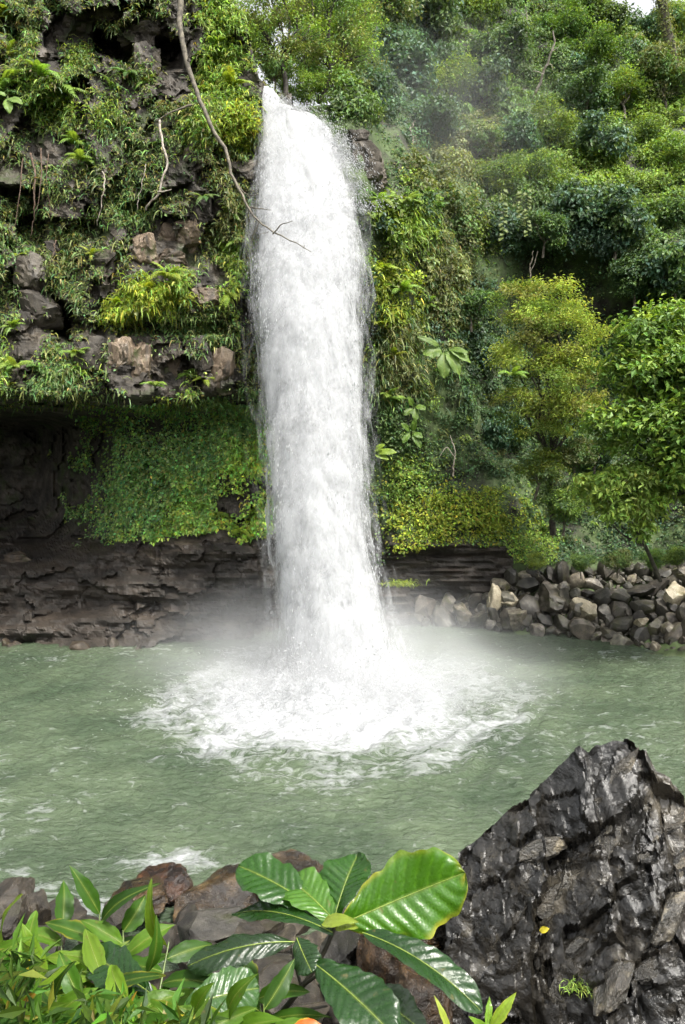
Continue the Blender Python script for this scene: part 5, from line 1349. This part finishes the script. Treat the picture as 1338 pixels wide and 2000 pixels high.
leaf(rt, (950, 2010, 2.1), (956, 1945, 2.14), 16, (0.3, -0.8, 0.4), 'lance', (0.15, 0.28, 0.03), 62, bow=0.05)
leaf(rt, (955, 2015, 2.1), (915, 1985, 2.05), 16, (0.3, -0.8, 0.4), 'lance', (0.15, 0.28, 0.03), 63, bow=0.05)
stem(rt, [(960, 2060, 2.1), (956, 2030, 2.1), (955, 2008, 2.1)], 0.005, 0.004)
rt = empty('blade_sprout', PX(880, 2060, 2.1), 'thin yellow sprout left of the bright blade leaved sprout', 'plant')
leaf(rt, (880, 2020, 2.1), (848, 1944, 2.12), 13, (0.3, -0.8, 0.4), 'lance', (0.3, 0.36, 0.05), 64, bow=0.05)
stem(rt, [(880, 2060, 2.1), (881, 2035, 2.1), (880, 2018, 2.1)], 0.004, 0.003)
rt = empty('red_leaf', PX(600, 2010, 2.2), 'orange red fallen leaf at the bottom edge of the picture', 'leaf')
leaf(rt, (570, 2008, 2.2), (630, 2002, 2.2), 24, UPF, 'lance', (0.5, 0.12, 0.02), 65, bow=0.1, edge_col=(0.5, 0.35, 0.03), name='leaf_blade')
# small leaved ground cover, bottom left
n = 3600
x = rng.uniform(-80, 420, n); D = rng.uniform(1.8, 2.7, n)
ytop = np.interp(x, [-80, 60, 120, 200, 300, 480], [1860, 1850, 1900, 1945, 1980, 1995])
y = ytop + (2080 - ytop) * rng.random(n) ** 0.8
nzg = fbm(np.stack([x * 0.02, y * 0.02, D * 2], -1), 3, 131)
kp = nzg > -0.12
x, y, D = x[kp], y[kp], D[kp]; n = len(x)
P = PX(x, y, D)
C = jitter_col(np.where(rng.random(n)[:, None] < 0.14, np.array((0.22, 0.2, 0.03)), np.array((0.045, 0.1, 0.01))), n, rng, 0.45, 0.2)
V1, F1, C1 = leaves(P, nrm(np.stack([rng.normal(0, 0.6, n), -0.5 + rng.normal(0, 0.5, n), 0.7 + rng.normal(0, 0.4, n)], -1)), rng.uniform(0.03, 0.085, n), C, rng, rng.uniform(0.18, 0.34, n), 0.1, 0.06)
o = obj('ground_cover', mesh('ground_cover', V1, F1, C1, mat=M['soft_leaf']))
tag(o, 'small leaved ground cover at the bottom left', 'ground cover', kind='stuff')

# ------------------------------------------------------------------ broad leaved plants on the right wall
def broad_plant(x, y, D, lv, label, col, name='broad_leaved_plant'):
    root = empty(name, PX(x, y, D), label, 'plant')
    for k, (bx, by, tx, ty, w, dd) in enumerate(lv):
        stem(root, [(x, y, D), ((x + bx) / 2, (y + by) / 2 - 4, D - 0.2), (bx, by, D - 0.3)], 0.02, 0.012, name='leaf_stalk')
        leaf(root, (bx, by, D - 0.3), (tx, ty, D - 0.3 - dd), w, (0.1 * (tx - bx) / 20, -0.8, 0.5), 'oval', np.array(col) * (0.85 + 0.1 * (k % 4)), 1000 + k + int(x), mat='leaf', bow=0.08, fold=0.1)
    return root
broad_plant(872, 684, 36.0, [(862, 684, 826, 694, 34, 0.2), (866, 688, 868, 740, 28, 0.3), (872, 686, 898, 734, 24, 0.3), (878, 682, 920, 710, 20, 0.3), (858, 676, 814, 658, 14, 0.2), (880, 682, 915, 690, 14, 0.4)], 'round leaved plant with drooping pale leaves on the dark wall', (0.12, 0.2, 0.04))
broad_plant(730, 885, 34.5, [(735, 884, 776, 884, 15, 0.2), (732, 888, 760, 898, 12, 0.2), (732, 880, 752, 868, 12, 0.2)], 'small plant with one flat pale leaf at the edge of the falls', (0.2, 0.3, 0.04))
broad_plant(805, 850, 35.6, [(806, 848, 822, 876, 14, 0.2), (808, 846, 826, 856, 14, 0.2), (800, 846, 786, 866, 13, 0.2), (806, 842, 812, 816, 12, 0.2), (800, 842, 782, 826, 12, 0.2)], 'bright leafy plant above the flat pale leaf plant', (0.09, 0.17, 0.025))
broad_plant(808, 800, 35.6, [(806, 798, 788, 812, 14, 0.2), (810, 798, 812, 824, 14, 0.2), (812, 794, 832, 800, 14, 0.2), (806, 792, 796, 774, 12, 0.2)], 'leafy plant with upright leaves right of the lower falls', (0.09, 0.16, 0.025))
broad_plant(15, 190, 31.0, [(16, 192, 44, 204, 18, 0.3), (12, 186, -30, 180, 18, 0.3), (14, 194, 20, 222, 18, 0.3)], 'broad pale leaf plant cut by the left edge of the cliff', (0.16, 0.26, 0.06))
tuft = empty('grass_tuft', PX(780, 1140, 35.6), 'yellow green grass tuft on the ledge beside the falls', 'grass tuft')
n = 260
P = np.tile(PX(782, 1142, 35.6), (n, 1)) + rng.normal(0, 0.28, (n, 3)) * np.array([1.2, 0.7, 0.12]); 
V1, F1, C1 = blades(P - np.array(tuft.location), np.stack([rng.normal(0, 0.6, n), rng.normal(-0.3, 0.4, n), rng.uniform(0.3, 1, n)], -1), rng.uniform(0.25, 0.5, n), rng.uniform(0.015, 0.03, n), jitter_col(G['yellow'], n, rng), rng, 0.8)
obj('grass_blades', mesh('grass_blades', V1, F1, C1, mat=M['fern']), tuft)['kind'] = 'stuff'
# little tuft and fallen leaf on the black boulder
tuft = empty('grass_tuft', PX(1135, 1935, 6.6), 'tiny green grass tuft growing on the black boulder', 'grass tuft')
n = 160
sx = 669 + pg[..., 0] * FPX / pg[..., 1]; sy = 900 + (CAM_Z - pg[..., 2]) * FPX / pg[..., 1]
def on_boulder(x, y):
    j = np.argmin(((sx - x) ** 2 + (sy - y) ** 2)[:, 50:]); i0, j0 = np.unravel_index(j, (340, 210)); return pg[i0, j0 + 50]
tuft.location = on_boulder(1135, 1930)
P = rng.normal(0, 0.07, (n, 3)) * np.array([1, 0.6, 0.2])
V1, F1, C1 = blades(P, np.stack([rng.normal(0, 0.6, n), rng.normal(-0.4, 0.4, n), rng.uniform(0.3, 1, n)], -1), rng.uniform(0.04, 0.11, n), rng.uniform(0.003, 0.006, n), jitter_col(G['lime'], n, rng), rng, 0.8)
obj('grass_blades', mesh('grass_blades', V1, F1, C1, mat=M['fern']), tuft)['kind'] = 'stuff'
c = on_boulder(1060, 1822)
rt = empty('fallen_leaf', c, 'small yellow fallen leaf lying on the black boulder', 'leaf')
(V, F, C), _ = leaf_mesh(np.array([-0.04, -0.05, 0.05]), np.array([0.05, -0.08, 0.09]), 0.06, (0, -0.7, 0.7), 'lance', (0.5, 0.42, 0.03), 71, bow=0.1)
obj('leaf_blade', mesh('leaf_blade', V, F, C, mat=M['leaf'], smooth=True), rt)

# creeper strands hanging over the recess
for k, (x, y0, y1, D, lab) in enumerate([(983, 370, 470, 39.8, 'hanging creeper strand leftmost above the dark recess'), (1018, 375, 440, 39.6, 'hanging creeper strand in the middle above the dark recess'), (1030, 370, 462, 39.5, 'hanging creeper strand rightmost above the dark recess'), (1008, 380, 420, 39.7, 'short hanging creeper strand second from the left')]):
    root = empty('creeper_strand', PX(x, y0, D), lab, 'creeper', 'hanging creeper strands')
    stem(root, [(x, y0, D), (x + 3, (y0 + y1) / 2, D), (x - 1, y1, D)], 0.015, 0.008, name='strand')
    yv = y0
    while yv < y1:
        sd = rng.choice([-1, 1])
        leaf(root, (x, yv, D), (x + sd * rng.uniform(6, 10), yv + rng.uniform(5, 9), D - 0.1), 8, (sd * 0.3, -0.9, 0.3), 'lance', (0.11, 0.15, 0.035), int(rng.integers(1e6)), mat='leaf', rib=False, bow=0.1)
        yv += rng.uniform(5, 8)

# ------------------------------------------------------------------ spray and haze
m = bpy.data.materials.new('spray_mist'); m.use_nodes = True
t = m.node_tree; t.nodes.clear()
out = N(t, 'ShaderNodeOutputMaterial'); pv = N(t, 'ShaderNodeVolumePrincipled')
pv.inputs['Color'].default_value = (0.97, 0.98, 1.0, 1); pv.inputs['Anisotropy'].default_value = 0.1
tc = N(t, 'ShaderNodeTexCoord')
sp = N(t, 'ShaderNodeMapping'); t.links.new(tc.outputs['Object'], sp.inputs[0])
ln = N(t, 'ShaderNodeVectorMath', operation='LENGTH'); t.links.new(tc.outputs['Object'], ln.inputs[0])
fall_ = N(t, 'ShaderNodeMapRange', interpolation_type='SMOOTHSTEP'); fall_.inputs['From Min'].default_value = 1.0; fall_.inputs['From Max'].default_value = 0.1; fall_.inputs['To Min'].default_value = 0; fall_.inputs['To Max'].default_value = 1
t.links.new(ln.outputs['Value'], fall_.inputs['Value'])
nz = N(t, 'ShaderNodeTexNoise', Scale=2.2, Detail=2.0, Roughness=0.55); t.links.new(sp.outputs[0], nz.inputs['Vector'])
nr = N(t, 'ShaderNodeMapRange'); nr.inputs['From Min'].default_value = 0.28; nr.inputs['From Max'].default_value = 0.7
t.links.new(nz.outputs[0], nr.inputs['Value'])
ml = N(t, 'ShaderNodeMath', operation='MULTIPLY'); pw = N(t, 'ShaderNodeMath', operation='POWER'); t.links.new(fall_.outputs[0], pw.inputs[0]); pw.inputs[1].default_value = 1.7; t.links.new(pw.outputs[0], ml.inputs[0]); t.links.new(nr.outputs[0], ml.inputs[1])
m2 = N(t, 'ShaderNodeMath', operation='MULTIPLY'); t.links.new(ml.outputs[0], m2.inputs[0]); m2.inputs[1].default_value = 0.56
t.links.new(m2.outputs[0], pv.inputs['Density']); t.links.new(pv.outputs[0], out.inputs['Volume'])
bm = bmesh.new(); bmesh.ops.create_icosphere(bm, subdivisions=3, radius=1.0)
for v in list(bm.verts):
    if v.co.z < -0.02: v.co.z = -0.02
me = bpy.data.meshes.new('spray_mist'); bm.to_mesh(me); bm.free(); me.materials.append(m)
o = obj('spray_mist', me, loc=(LAND[0] + 0.2, LAND[1] + 0.8, 0.0)); o.scale = (10.5, 7.0, 5.0)
tag(o, 'cloud of white spray drifting round the foot of the falls', 'spray', kind='stuff')
# thin spray drifting up against the hillside right of the brink
m_drift = m.copy(); m_drift.name = 'drifting_spray'
for nd in m_drift.node_tree.nodes:
    if nd.type == 'MATH' and nd.inputs[1].default_value > 0.55 and nd.inputs[1].default_value < 0.57 and not nd.inputs[1].is_linked: nd.inputs[1].default_value = 0.022
    if nd.type == 'MAP_RANGE' and abs(nd.inputs['From Min'].default_value - 0.28) < 0.01: nd.inputs['From Min'].default_value = 0.15
    if nd.type == 'TEX_NOISE': nd.inputs['Detail'].default_value = 1.0
me2 = me.copy(); me2.materials.clear(); me2.materials.append(m_drift)
bm = bmesh.new(); bmesh.ops.create_icosphere(bm, subdivisions=3, radius=1.0); bm.to_mesh(me2); bm.free()
o = obj('drifting_spray', me2, loc=PX(860, 250, 41)); o.scale = (9.5, 7.0, 9.0)
tag(o, 'thin bluish spray drifting against the hillside right of the brink', 'spray', kind='stuff')
